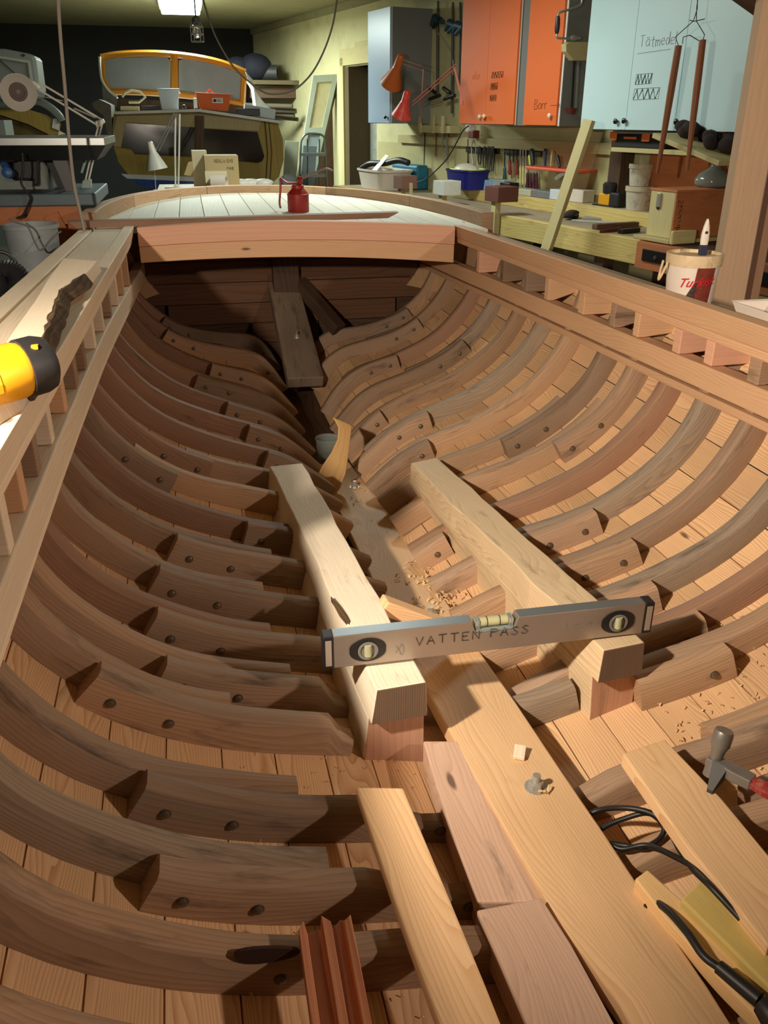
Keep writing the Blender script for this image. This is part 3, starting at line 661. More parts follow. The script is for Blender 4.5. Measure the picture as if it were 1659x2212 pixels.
slab('narrow_batten', wood('pale_pine', (236, 196, 140), (216, 166, 108), rings=130, dist=8, contrast=.4, knots=.3, rough=.5, var=.08), 'narrow pale pine batten beside the black cable', [((1371, 1897), (1399, 1877)), ((1440, 1985), (1475, 1945)), ((1560, 2118), (1600, 2070)), ((1690, 2250), (1730, 2200))], .640, .026, seed=5)
slab('yellowish_block', wood('yellow_plank', (214, 186, 112), (196, 162, 90), rings=26, dist=2, contrast=.25, knots=.1, rough=.45, var=.06, fibre=.15), 'smooth yellowish wooden block lying between the batten and the wide board', [((1470, 1942), (1545, 1872)), ((1570, 2040), (1640, 1950)), ((1690, 2160), (1760, 2060))], .655, .03, seed=6)
# broken grooved strip
P0 = at(702, 1990, 2, .690); P1 = at(744, 2245, 2, .682)
d = (P1-P0).normalized(); sx = Vector((1, .05, 0)); sx = (sx-d*sx.dot(d)).normalized(); up = sx.cross(d)
if up.z < 0: up = -up
prof = [(-.031, 0), (-.031, .020), (-.024, .020), (-.021, .012), (-.006, .012), (-.004, .024), (.006, .024), (.008, .010), (.018, .010), (.021, .022), (.030, .022), (.030, 0)]
mb = MB(); jag = [random.uniform(-.007, .006) for _ in prof]
mb.loft([[P0+d*(j)+sx*x+up*(z-.02) for (x, z), j in zip(prof, jag)], [P1+sx*x+up*(z-.02) for x, z in prof]], u0=.5)
tag(mb.build('broken_moulding', wood('red_pine', (206, 140, 104), (150, 84, 56), rings=50, dist=2, contrast=.7, knots=.1, rough=.6, var=.15), bev=.001), 'broken grooved strip of reddish pine standing against the floor timbers', 'wood strip')

# =================================================================== HAMMER
HZ = .700
hp = at(1500, 1625, 2, HZ); he = at(1690, 1738, 2, HZ-.01); hd = (he-hp); hd.z = 0; hl = .30; hd.normalize(); hs = Vector((-hd.y, hd.x, 0))
t = thing('hammer', hp, 'hammer with steel head and worn red painted handle lying beside the wide pine board', 'hammer')
mb = MB(); k = hp+hd*.03
mb.lathe([(.012, -.012), (.0135, -.008), (.0135, .010), (.010, .018), (.0085, .030), (.0105, .042), (.011, .060)], k+Vector((0, 0, .038))+hs*.010, Vector((0, 0, -1))-hs*.25, 16)
mb.build('head', plain('forged_steel', (134, 130, 124), .42, .5, var=.35, scale=40), t, smooth=40)
mb = MB(); mb.loft([[k-hs*.008+Vector((0, 0, -.010)), k-hs*.008+Vector((0, 0, .010)), k-hs*.030+hd*.008+Vector((0, 0, -.022)), k-hs*.030+hd*.008+Vector((0, 0, -.028))], [k-hs*.008+hd*.022+Vector((0, 0, -.010)), k-hs*.008+hd*.022+Vector((0, 0, .010)), k-hs*.030+hd*.016+Vector((0, 0, -.022)), k-hs*.030+hd*.016+Vector((0, 0, -.028))]]); mb.build('peen', plain('peen_iron', (70, 68, 66), .6, .4, var=.3, scale=40), t)
mb = MB(); rr = []
for f, w, h in ((0.02, .016, .016), (.06, .022, .018), (.085, .02, .017)): p = hp+hd*(f); rr.append([p-hs*w/2-Vector((0, 0, h/2)), p+hs*w/2-Vector((0, 0, h/2)), p+hs*w/2+Vector((0, 0, h/2)), p-hs*w/2+Vector((0, 0, h/2))])
mb.loft(rr); mb.build('ferrule', MATS['forged_steel'], t, bev=.002)
mb = MB(); rr = []
for f, w, h in ((.085, .022, .018), (.10, .027, .021), (.16, .026, .021), (.24, .028, .022), (.31, .030, .024)):
    p = hp+hd*f; rr.append([p+hs*w/2*cos(a)*1.0+Vector((0, 0, h/2*sin(a))) for a in [pi/8+pi/4*j for j in range(8)]])
mb.loft(rr); mb.build('handle', plain('worn_red', (146, 44, 40), .45, var=.3, scale=30, dirt=.5, dirt_col=(200, 150, 130)), t, smooth=50)

# =================================================================== BLACK CABLE
def cable(name, pix, z, r, label, cat='cable', zs=None, n=8):
    pts = [at(a, b, 2, zs[i] if zs else z) for i, (a, b) in enumerate(pix)]
    mb = MB(); mb.tube(bez(pts, n), r, 8); return tag(mb.build(name, M_BLACK, smooth=60), label, cat)
cable('black_cable', [(1230, 1790), (1285, 1753), (1345, 1745), (1405, 1756), (1440, 1785), (1470, 1838), (1500, 1880), (1535, 1915), (1600, 1985)], .6, .0042, 'looped black electric cable lying between the keelson and the wide pine board', zs=[.585, .60, .628, .640, .640, .642, .655, .668, .66])
cable('black_cable', [(1240, 1840), (1300, 1790), (1350, 1768), (1400, 1757), (1432, 1782), (1428, 1808), (1392, 1830), (1345, 1826), (1318, 1822), (1345, 1834), (1400, 1826), (1460, 1852), (1515, 1885), (1560, 1935)], .6, .0038, 'thinner black cable coiled in a loop between the keelson and the wide pine board', zs=[.58, .60, .615, .630, .630, .622, .614, .606, .604, .606, .62, .64, .658, .662])
cable('black_cable', [(1380, 1990), (1406, 1951), (1440, 1965), (1485, 2015), (1520, 2065), (1560, 2095), (1620, 2140), (1690, 2200)], .62, .005, 'black power cable with a moulded plug sleeve squeezed beside the keelson edge', zs=[.60, .625, .645, .655, .655, .655, .655, .655])
mb = MB(); a = at(1552, 2088, 2, .655); b = at(1640, 2160, 2, .655); c_ = at(1668, 2192, 2, .655); e_ = at(1700, 2235, 2, .65); mb.tube([a, b], [.008, .0095], 10); mb.tube([b+(c_-b)*.3, c_, e_], [.013, .016, .016], 12)
tag(mb.build('cable_plug', M_BLACK, smooth=40), 'black moulded plug end lying on the edge of the pale batten', 'plug')

# =================================================================== SHAVINGS AND CHIPS
random.seed(21)
mb = MB()
def chip(p, s, curl=True):
    a = random.uniform(0, pi); d = Vector((cos(a), sin(a), random.uniform(0, .4))).normalized(); w = d.cross(Vector((0, 0, 1))).normalized()*s*random.uniform(.08, .2)
    p = Vector(p); l = s*random.uniform(.6, 1.3)
    q = [p, p+d*l*.5+Vector((0, 0, s*.2)), p+d*l]
    mb.loft([[x-w+Vector((0, 0, .0015)), x+w+Vector((0, 0, .0015)), x+w+Vector((0, 0, .0005)), x-w+Vector((0, 0, .0005))] for x in q])
for cx, cy, sp, n, s in ((905, 1256, 32, 34, .016), (935, 1320, 26, 30, .015), (770, 1060, 10, 6, .012), (780, 1084, 12, 5, .014), (830, 1135, 20, 5, .008), (960, 1285, 30, 10, .012), (1175, 1715, 8, 3, .012)):
    for _ in range(n):
        px, py = random.gauss(cx, sp), random.gauss(cy, sp*.5); z = kz(px, py)
        if abs(px-cx) < 2.2*sp: chip(at(px, py, 2, z)+Vector((0, 0, .001)), s)
for _ in range(420):       # in the right bilge and between the floors
    y = random.choice((random.uniform(.9, 1.3), random.uniform(.5, 1.0))); x = random.uniform(.28, .55); s_ = s_of_x(y, x); X, Z, nx, nz = sec_s(y, s_)
    chip((X+nx*(FD-.003)+XC, y, Z+nz*(FD-.003)), .007)
for _ in range(160):
    y = random.uniform(.45, 1.2); x = random.uniform(.12, .42); s_ = s_of_x(y, x); X, Z, nx, nz = sec_s(y, s_)
    chip((-X-nx*(FD-.003)+XC, y, Z+nz*(FD-.003)), .005)
o = mb.build('wood_shavings', wood('shaving', (236, 200, 150), (206, 160, 110), rings=50, contrast=.3, knots=0, rough=.6, var=.2)); o['kind'] = 'stuff'; o['label'] = 'scattered pale wood shavings and splinters in the bilge'; o['category'] = 'shavings'
for i, (px, py) in enumerate(((1122, 1633),)):
    z = kz(px, py); P = at(px, py, 2, z); mb = MB(); mb.beam(P+Vector((-.006, -.012, .006)), P+Vector((.006, .012, .009)), .018, .007); tag(mb.build('wood_chip', M_SPRUCE, bev=.001), 'square pale wood chip lying on the keelson', 'wood chip')

# =================================================================== ON THE LEFT SIDE DECK
# live-edge board
top = [((137, 557), (214, 563)), ((105, 600), (190, 592)), ((75, 650), (140, 628)), ((40, 698), (126, 665)), ((0, 755), (113, 705)), ((-60, 840), (88, 762)), ((-170, 990), (40, 850))]
mb = MB(); rings = []
for l, r in top:
    z = 1.196; a = at(*l, 2, z); b = at(*r, 2, z); a.x = max(a.x, -.835); rings.append([a, b+Vector((-.006, 0, 0)), b+Vector((.004, 0, -.026)), a+Vector((0, 0, -.026))])
mb.loft(rings, u0=2.2)
le = tag(mb.build('live_edge_board', M_SPRUCE, bev=.003), 'pale live-edge plank with dark bark edge lying on the side deck by the drill', 'board')
mb = MB(); rr = []
for i, (l, r) in enumerate(top[1:]):
    z = 1.196; b = at(*r, 2, z); rr.append([b+Vector((-.012, 0, .0015)), b+Vector((-.004, 0, .0022)), b+Vector((.011, .0, -.022)), b+Vector((-.002, 0, -.0245))])
rr2 = []
for i in range(len(rr)-1):
    for k in range(5):
        f = k/5; rr2.append([rr[i][j].lerp(rr[i+1][j], f)+Vector((random.uniform(-.003, .003), 0, random.uniform(-.002, .001))) for j in range(4)])
mb.loft(rr2); mb.build('bark_edge', M_BARK, le)
# drill
M_YEL = plain('tool_yellow', (226, 160, 24), .42, var=.15, scale=20, dirt=.2, dirt_col=(120, 84, 20))
M_TBLK = plain('tool_black', (34, 33, 34), .5, var=.2, scale=30)
C1 = at(66, 792, 2, 1.228); ax = (at(66, 792, 2, 1.228)-at(-30, 822, 2, 1.222)); ax.z = .004; ax.normalize()
t = thing('cordless_drill', C1-Vector((0, 0, .05)), 'yellow and black cordless drill lying on the bright side deck carlin', 'drill')
mb = MB(); mb.lathe([(.026, -.20), (.033, -.19), (.035, -.14), (.036, -.06), (.036, -.018), (.034, -.012)], C1, ax, 20); b_ = mb.build('body', M_YEL, t, smooth=35)
mb = MB(); mb.lathe([(.034, -.012), (.0375, -.012), (.0375, .012), (.034, .022), (.026, .027), (1e-4, .028)], C1, ax, 20); cap = mb.build('end_cap', M_TBLK, t, smooth=35)
sd = ax.cross(Vector((0, 0, 1))).normalized()
mb = MB(); q = C1+sd*.033*.72+Vector((0, 0, .031*.75)); mb.box(C1+(sd*.6+Vector((0, 0, .8))).normalized()*.037+ax*.0, (.008, .008, .005)); mb.build('screw', M_YEL, cap)
for k in range(2):
    mb = MB(); mb.lathe([(.0362, 0), (.0368, .0), (.0368, .020), (.0362, .020)], C1-ax*(.075+.05*k), ax, 20, caps=False); mb.build('grip_band' if k else 'vent_band', M_TBLK if k else M_YEL, b_)
mb = MB(); g = C1-ax*.085+sd*.020+Vector((0, 0, -.010))
for k in range(5): mb.box(g+ax*(.004*k-.01)+sd*.014, (.0018, .004, .022))
mb.lathe([(.016, 0), (.016, .004)], C1-ax*.088+sd*.031+Vector((0, 0, .004)), sd, 16); mb.build('vent', M_TBLK, b_)
mb = MB(); mb.beam(C1-ax*.075+Vector((0, 0, .0)), C1-ax*.12-sd*.10+Vector((0, 0, -.018)), .042, .034); mb.build('handle', M_YEL, t, bev=.008)

# =================================================================== ON THE AFTER DECK
t0 = at(645, 457, 2, zdeck(.04)); can = thing('oil_can', t0, 'small red pump oil can with long bent spout standing on the pale deck', 'oil can')
dpt = (t0-CAM).dot(_fw)/FPX                 # metres per pixel there
rc = 23*dpt; hc = 36*dpt
mb = MB(); mb.lathe([(rc*.97, 0), (rc, .004), (rc, hc*.95), (rc*1.06, hc*.97), (rc*1.06, hc), (rc*.96, hc*1.01), (rc*.86, hc*1.10), (rc*.62, hc*1.26), (rc*.56, hc*1.30), (rc*.56, hc*1.48), (rc*.4, hc*1.54), (1e-4, hc*1.55)], t0, (0, 0, 1), 28); mb.build('body', M_RED, can, smooth=35)
tt = t0+Vector((0, 0, hc*1.53)); X = _r.copy(); X.z = 0; X.normalize()
mb = MB(); mb.lathe([(rc*.22, 0), (rc*.22, hc*.2), (rc*.3, hc*.28), (rc*.2, hc*.42)], tt+X*rc*.25, (0, 0, 1), 12); mb.build('cap', M_RED, can, smooth=40)
mb = MB(); s0 = tt+X*rc*.35+Vector((0, 0, hc*.3)); mb.tube(bez([s0, s0+X*20*dpt+Vector((0, 0, 8*dpt)), s0+X*44*dpt+Vector((0, 0, 18*dpt)), s0+X*56*dpt+Vector((0, 0, 20*dpt)), s0+X*68*dpt+Vector((0, 0, 16*dpt))], 5), .0045, 8); mb.build('spout', plain('spout_tin', (128, 104, 92), .5, .5), can, smooth=60)
mb = MB(); mb.tube([tt+X*rc*.3+Vector((0, 0, hc*.05)), tt-X*rc*1.0+Vector((0, 0, hc*.08)), tt-X*rc*1.6+Vector((0, 0, hc*.36))], .0045, 6); mb.tube(bez([tt-X*rc*1.62+Vector((0, 0, hc*.3)), tt-X*rc*1.6+Vector((0, 0, -hc*.2)), tt-X*rc*1.75+Vector((0, 0, -hc*1.0)), tt-X*rc*1.68+Vector((0, 0, -hc*1.35))], 4), .005, 6); mb.build('pump_lever', M_RED, can, smooth=60)
# plank lying across the rails
mb = MB(); a = Vector((-.93, 3.735, 1.131)); b = Vector((.415, 3.775, 1.141))
mb.loft([[a+Vector((.0, -.03, .012)), a+Vector((.035, -.03, -.014)), a+Vector((.035, .03, -.014)), a+Vector((0, .03, .012))], [b+Vector((.02, -.03, .012)), b+Vector((-.03, -.03, -.012)), b+Vector((-.03, .03, -.012)), b+Vector((.02, .03, .012))]], u0=.4)
tag(mb.build('loose_plank', M_OAKS[1], bev=.002), 'thin reddish plank lying across the deck in front of the oil can', 'plank')

# =================================================================== YOGHURT BUCKET WITH BRUSH
bc = Vector((.79, 1.985, 0)); bc.z = ZC(bc.y, 1)-.043
mpp = (bc-CAM).dot(_fw)/FPX; rt_ = 58*mpp; hb = .128
bk = thing('yoghurt_bucket', bc, 'white plastic bucket with red script lettering, brush inside, standing on the side deck', 'bucket')
M_WP = plain('white_plastic', (226, 214, 200), .4, var=.06, scale=8)
M_WD = plain('stained_lid', (214, 190, 152), .5, var=.2, scale=30, dirt=.6, dirt_col=(150, 110, 60))
mb = MB(); mb.lathe([(rt_*.80, 0), (rt_*.94, hb*.80)], bc, (0, 0, 1), 40); body = mb.build('body', M_WP, bk, smooth=35)
mb = MB(); mb.lathe([(rt_*.94, hb*.78), (rt_*.985, hb*.78), (rt_, hb*.95), (rt_*1.0, hb), (rt_*.92, hb), (rt_*.90, hb*.94), (rt_*.2, hb*.93), (1e-4, hb*.93)], bc, (0, 0, 1), 40); mb.build('rim', M_WD, bk, smooth=35)
tc = math.atan2(CAM.y-bc.y, CAM.x-bc.x)     # towards the camera
def bk_f(a, b, lift=.0006):
    ang = tc+a; r = rt_*(.80+.14*b/(hb*.80))+lift; return bc+Vector((r*cos(ang), r*sin(ang), b))
text_mesh('Turkisk', .031, lambda x, y: bk_f(-.50+x/rt_/.93, .050+y*1.0+x*.10, .0012), shear=.45, thick=.0004).build('red_lettering', plain('label_red', (196, 24, 34), .5, var=.05), body)
mb = MB(); q = []                       # printed picture area, brown and dark red
for i in range(11):
    for j in range(7): pass
for k_, (mat, pts) in enumerate(((plain('print_brown', (120, 48, 34), .5, var=.6, scale=60, dirt=.7, dirt_col=(60, 24, 22)), [(.18, .100), (.95, .100), (.95, .004), (.0, .004), (.12, .045)]), (plain('print_dark', (52, 40, 38), .5, var=.5, scale=70, dirt=.6, dirt_col=(120, 90, 80)), [(-.30, .004), (-.12, .030), (.14, .062), (.30, .066), (.22, .035), (.30, .004)]))):
    mb = MB(); n = len(pts); ids = []
    # subdivide polygon fan on the cylinder
    cx = sum(p[0] for p in pts)/n; cy = sum(p[1] for p in pts)/n
    for i in range(n):
        a, b = pts[i], pts[(i+1) % n]; prev = None
        for s_ in range(6):
            row = []
            for f in (s_/6, (s_+1)/6):
                ax_, ay_ = a[0]+(b[0]-a[0])*f, a[1]+(b[1]-a[1])*f
                row.append([(cx+(ax_-cx)*g, cy+(ay_-cy)*g) for g in (0.02, .35, .7, 1)])
            bI = len(mb.v)
            for r_ in row: mb.v += [tuple(bk_f(x, y, .0004+.0003*k_)) for x, y in r_]
            for g in range(3): mb.face((bI+g, bI+g+1, bI+5+g, bI+4+g), ((0, 0),)*4)
    mb.build('printed_picture', mat, body, smooth=60)
mb = MB(); hs_ = [bk_f(-1.15-.0*i, hb*.84, .008+.012*sin(pi*i/8)) + Vector((0, 0, -.045*sin(pi*i/8))) + Vector((cos(tc-1.15-pi/2)*.03*(i/8-.5), sin(tc-1.15-pi/2)*.03*(i/8-.5), 0)) for i in range(9)]
mb.tube(hs_, .003, 6); mb.build('handle', M_WD, bk, smooth=60)
# brush
q = at(1512, 582, 1, bc.y+.01); bz = bc.z+hb*.93+.001; q.z = bz
br = thing('paint_brush', q, 'flat paint brush with white handle standing in the white bucket', 'brush')
mb = MB(); rr = []
for f, w, th in ((0, .020, .012), (.25, .021, .012)): p = q+Vector((0, 0, f*.10)); rr.append([p+X*w/2*sx_+Vector((-X.y, X.x, 0))*th/2*sy_ for sx_, sy_ in ((-1, -1), (1, -1), (1, 1), (-1, 1))])
mb.loft(rr); mb.build('ferrule', plain('ferrule_blue', (30, 34, 60), .5), br, bev=.002)
mb = MB(); outl = []
prof = [(0, .0195), (.2, .022), (.45, .021), (.7, .016), (.9, .009), (1.0, .003)]
rr = []
for f, w in prof:
    p = q+Vector((0, 0, .025+.062*f)); n_ = Vector((-X.y, X.x, 0)); rr.append([p+X*w/2*cos(a)+n_*.006*sin(a) for a in [2*pi*j/12 for j in range(12)]])
mb.loft(rr); hnd = mb.build('handle', M_WP, br, smooth=60)
mb = MB(); mb.lathe([(.0036, -.0072), (.0036, .0072)], q+Vector((0, 0, .055)), Vector((-X.y, X.x, 0)), 10); mb.build('hanging_hole', M_TBLK, hnd)
# =================================================================== THE ROOM
M_FLOOR = plain('concrete_floor', (70, 64, 56), .8, var=.4, scale=3, dirt=.5, dirt_col=(40, 36, 32), bump=.2)
M_WALL = plain('wall_board', (206, 198, 150), .75, var=.12, scale=1.6, dirt=.35, dirt_col=(150, 136, 92), bump=.05)
M_CEIL = plain('ceiling_board', (150, 142, 104), .8, var=.15, scale=2, dirt=.3, dirt_col=(96, 90, 66))
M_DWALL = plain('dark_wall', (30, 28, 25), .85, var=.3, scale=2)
def slabz(name, x0, x1, y0, y1, z0, z1, mat):
    mb = MB(); mb.box(((x0+x1)/2, (y0+y1)/2, (z0+z1)/2), (x1-x0, y1-y0, z1-z0)); return struct(mb.build(name, mat))
slabz('floor', -4.6, 5.2, -3.6, 14.2, -.1, 0, M_FLOOR)
slabz('ceiling', -4.6, 5.2, -3.6, 14.2, 2.64, 2.72, M_CEIL)
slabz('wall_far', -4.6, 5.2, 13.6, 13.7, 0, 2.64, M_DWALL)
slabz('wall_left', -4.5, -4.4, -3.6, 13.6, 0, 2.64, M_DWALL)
slabz('wall_back', -4.5, 5.2, -3.5, -3.4, 0, 2.64, M_WALL)
WV = .65
def wbox(mb, u0, u1, v0, v1, z0, z1, mi=0): return mb.box(wp((u0+u1)/2, (v0+v1)/2, (z0+z1)/2), (abs(v1-v0), abs(u1-u0), abs(z1-z0)), RW, mi)
def wb(name, mat, parent, u0, u1, v0, v1, z0, z1, bev=.002):
    mb = MB(); wbox(mb, u0, u1, v0, v1, z0, z1); return mb.build(name, mat, parent, bev=bev)
wr = struct(empty('wall_right', wp(2, WV, 0)))
for u0, u1, z0, z1 in ((-9.0, 4.95, 0, 2.64), (4.95, 5.78, 2.03, 2.64), (5.78, 9.4, 0, 2.64)): wb('wall_panel', M_WALL, wr, u0, u1, WV, WV+.08, z0, z1, 0)
M_DOORB = wood('door_brown', (92, 76, 54), (70, 56, 40), rings=40, contrast=.4, knots=.1, var=.2)
d1 = struct(empty('door_1', wp(5.3, WV+.05, 0)))
M_TRIM = wood('trim_pale', (196, 182, 132), (176, 158, 108), rings=50, contrast=.3, knots=.2, var=.1)
wb('door_jamb', M_TRIM, d1, 5.785, 5.87, WV-.03, WV-.001, 0, 2.12); wb('door_lintel', M_TRIM, d1, 4.95, 5.87, WV-.03, WV-.001, 2.04, 2.20)
wb('door_reveal', M_DOORB, d1, 5.70, 5.78, WV+.001, WV+.30, 0, 2.03); wb('door_leaf', plain('grey_leaf', (150, 152, 138), .7, var=.15, dirt=.4), d1, 4.95, 5.70, WV+.26, WV+.30, 0, 1.96)
struct(wb('trim_1', M_CEIL, None, -9, 9.3, WV-.03, WV-.0005, 2.57, 2.64))
sp = wat(790, 95, WV-.01); struct(wb('trim_2', M_TRIM, None, sp[0]-.42, sp[0]+.28, WV-.02, WV-.0005, sp[1]-.04, sp[1]+.03))

# =================================================================== LAMPS OF THE ROOM
def fixture(name, x0, x1, y0, y1, label, emit):
    t = thing(name, ((x0+x1)/2, (y0+y1)/2, 2.52), label, 'ceiling light')
    mb = MB(); mb.box(((x0+x1)/2, (y0+y1)/2, 2.61), (x1-x0, y1-y0, .055)); mb.build('housing', plain('lamp_white', (220, 222, 216), .5), t)
    mb = MB(); mb.box(((x0+x1)/2, (y0+y1)/2, 2.558), (x1-x0-.03, y1-y0-.03, .045)); mb.build('tube_cover', plain('tube_glow', (226, 255, 232), .5, emit=emit), t, bev=.012)
fixture('fluorescent_light', -.60, -.16, 9.5, 10.9, 'glowing fluorescent ceiling light near the old cabin boat', 9)
fixture('fluorescent_light', .5, .7, 4.9, 6.1, 'glowing fluorescent ceiling light over the stern beside the workbench', 6)
# work lamps on floor stands either side of the boat
M_LB = plain('lamp_black', (30, 30, 30), .5)
def work_lamp(pos, aim, label):
    pos = Vector(pos); d = (Vector(aim)-pos).normalized(); b = pos-d*.06; s = b-d*.12; s.z = 0
    t = thing('work_lamp', s, label, 'work lamp')
    mb = MB(); mb.lathe([(.14, 0), (.14, .02), (.03, .03)], s, (0, 0, 1), 16); mb.tube([s+Vector((0, 0, .02)), Vector((s.x, s.y, b.z+.02))], .014, 8); mb.build('stand', M_LB, t)
    mb = MB(); mb.lathe([(.02, -.10), (.035, -.09), (.045, -.02), (.085, .045), (.082, .045), (.04, -.015), (1e-4, -.02)], b, d, 20); mb.build('reflector', M_LB, t, smooth=40)
    mb = MB(); mb.tube([b-d*.09, Vector((s.x, s.y, b.z+.01))], .012, 8); mb.build('bracket', M_LB, t)
work_lamp(LAMP1, AIM1, 'black work lamp on a floor stand beside the drill side of the boat')
work_lamp(LAMP2, AIM2, 'black work lamp on a floor stand beside the bucket side of the boat')
# caged lamp hanging from the ceiling
Pc = at(427, 90, 1, 8.4); t = thing('cage_lamp', Pc, 'small unlit cage lamp hanging on a cord beside the bright ceiling light', 'lamp')
k = (Pc-CAM).dot(_fw)/FPX
mb = MB(); mb.tube([Pc+Vector((0, 0, 46*k)), Pc+Vector((0, 0, 46*k))+Vector((0, 0, max(.05, 2.63-Pc.z-46*k)))], .006, 6); mb.build('cord', M_BLACK, t)
mb = MB(); mb.lathe([(6*k, 30*k), (9*k, 34*k), (9*k, 44*k), (4*k, 47*k)], Pc, (0, 0, 1), 14); mb.build('socket', plain('socket_grey', (90, 92, 90), .5, .4), t, smooth=40)
mb = MB(); mb.lathe([(1e-4, 6*k), (8*k, 8*k), (9.5*k, 16*k), (8*k, 30*k), (6*k, 33*k)], Pc, (0, 0, 1), 14); mb.build('glass', plain('lamp_glass', (215, 222, 220), .06, trans=.7), t, smooth=40)
mb = MB()
for j in range(6):
    a = j*pi/3; mb.tube([Pc+Vector((13*k*cos(a), 13*k*sin(a), 0)), Pc+Vector((13*k*cos(a), 13*k*sin(a), 28*k)), Pc+Vector((9*k*cos(a), 9*k*sin(a), 36*k))], .0045, 5)
for zz in (0, 14*k, 28*k): mb.tube([Pc+Vector((13*k*cos(j*pi/8), 13*k*sin(j*pi/8), zz)) for j in range(16)], .0045, 5, loop=True)
mb.build('cage', M_STEEL, t)
# hanging cords
def cord(name, pix, y, r, mat, label, n=8):
    mb = MB(); mb.tube(bez([at(a, b, 1, y) for a, b in pix], n), r, 7); return tag(mb.build(name, mat, smooth=60), label, 'cable')
M_CORDG = plain('cord_grey', (150, 140, 126), .6)
cord('hanging_cable', [(123, -60), (125, 0), (131, 90), (140, 190), (149, 300), (160, 400), (176, 470), (182, 500)], 3.6, .0065, M_CORDG, 'long pale cord hanging down in front of the table saw')
cord('hanging_cable', [(430, -30), (445, 20), (466, 80), (500, 138), (540, 178), (580, 202), (630, 196), (668, 165), (696, 118), (717, 60), (728, 0), (732, -30)], 7.6, .0075, plain('cord_olive', (96, 92, 74), .6), 'slack dark cord sagging across the old cabin boat windscreen')

# =================================================================== CABINETS ON THE RIGHT WALL
M_CBLUE = plain('cab_blue', (168, 190, 214), .35, var=.05, scale=2); M_CGREY = plain('cab_grey', (124, 124, 120), .55, var=.06, scale=3)
M_CEDGE = plain('cab_edge', (226, 230, 226), .5, var=.03); M_CWHITE = plain('cab_white', (200, 226, 230), .4, var=.04, scale=2)
M_CORG = plain('cab_orange', (226, 104, 36), .55, var=.07, scale=3, dirt=.08, dirt_col=(206, 96, 30))
FV = .25
def knob(px, py, parent, mat):
    u, z = wat(px, py, FV-.03); mb = MB(); c = wp(u, FV-.018, z)
    mb.lathe([(.006, 0), (.006, .012), (.015, .014), (.016, .022), (.010, .027), (1e-4, .028)], c, -VV, 14); mb.build('knob', mat, parent, smooth=40)
def cabinet(name, label, u0, u1, z0, z1, doors, dmat, kn, kmat, cat='cabinet'):
    t = thing(name, wp((u0+u1)/2, (FV+WV)/2, z0), label, cat, 'wall cabinets over the workbench')
    wb('body', M_CGREY, t, u0, u1, FV+.002, WV-.001, z0-.004, z1); wb('body_edge', M_CEDGE, t, u0-.001, u0+.017, FV-.002, FV+.004, z0-.004, z1, 0)
    ds = []
    for a, b in doors: ds.append(wb('door', dmat, t, a+.0015, b-.0015, FV-.018, FV-.002, z0, z1, .0015))
    for px, py, di in kn: knob(px, py, ds[di], kmat)
    return t, ds
M_KW = plain('knob_cream', (226, 214, 186), .35); M_KB = plain('knob_black', (20, 20, 20), .3)
tb, _ = cabinet('wall_cabinet', 'narrow pale blue wall cabinet hung beside the doorway', 3.757, 4.235, 1.480, 2.40, [(3.757, 4.235)], M_CBLUE, [(833, 253, 0)], M_KB)
to, dso = cabinet('wall_cabinet', 'wide orange wall cabinet with two cream knobs and scribbled boxes', 1.703, 2.486, 1.482, 2.50, [(1.703, 2.09), (2.09, 2.486)], M_CORG, [(1047, 251, 0), (1037, 252, 1)], M_KW)
tn, dsn = cabinet('wall_cabinet', 'narrow orange wall cabinet lettered Borr beside the hand brace', 1.178, 1.585, 1.480, 2.50, [(1.19, 1.583)], M_CORG, [(1188, 250, 0)], M_KW)
tw, dsw = cabinet('wall_cabinet', 'large white wall cabinet with three doors lettered Tätmedel', -.394, .923, 1.462, 2.50, [(-.394, .072), (.072, .487), (.487, .923)], M_CWHITE, [(1331, 262, 2), (1349, 261, 1), (1462, 263, 0)], M_KB)
wb('filler_strip', M_CGREY, to, 1.590, 1.698, FV+.01, FV+.03, 1.475, 2.5)
def door_f(px, py):
    u0, z0 = wat(px, py, FV-.0185); return lambda a, b: wp(u0-a, FV-.0186, z0+b)
def door_scrib(px0, py0, px1, py1, par, seed, r=.0016, mat=None):
    u0, z0 = wat(px0, py1, FV-.0185); u1, z1 = wat(px1, py0, FV-.0185); scribble(0, 0, u0-u1, z1-z0, lambda a, b: wp(u0-a, FV-.0186, z0+b), r, seed).build('crossed_out_word', mat or M_INK, par)
for s_, q in enumerate(((1062, 154, 1087, 169), (1060, 179, 1075, 194), (1058, 205, 1072, 218))): door_scrib(*q, dso[0], s_)
write('Hyvlar', .05, door_f(1012, 172), .0011, seed=8).build('pencil_writing', plain('faint_pencil', (184, 96, 48), .6), dso[1])
write('Borr >', .062, door_f(1154, 236), .0016, gap=.14, seed=3).build('pencil_writing', M_INK, dsn[0])
_w = write('Tatmedel', .056, door_f(1381, 103), .0015, gap=.14, seed=2); _f = door_f(1381, 103)
for dx in (.058, .071): _w.tube([_f(dx, .044), _f(dx+.004, .047)], .002, 5)
_w.build('pencil_writing', M_PENCIL, dsw[1])
fa = door_f(1381, 103); mb = MB()
mb.tube([fa(-.01, -.03), fa(.12, -.026), fa(.26, -.022)], .0014, 4); mb.build('pencil_writing', M_PENCIL, dsw[1])
door_scrib(1372, 158, 1409, 183, dsw[1], 5, .0013); door_scrib(1367, 189, 1425, 216, dsw[1], 6, .0013)

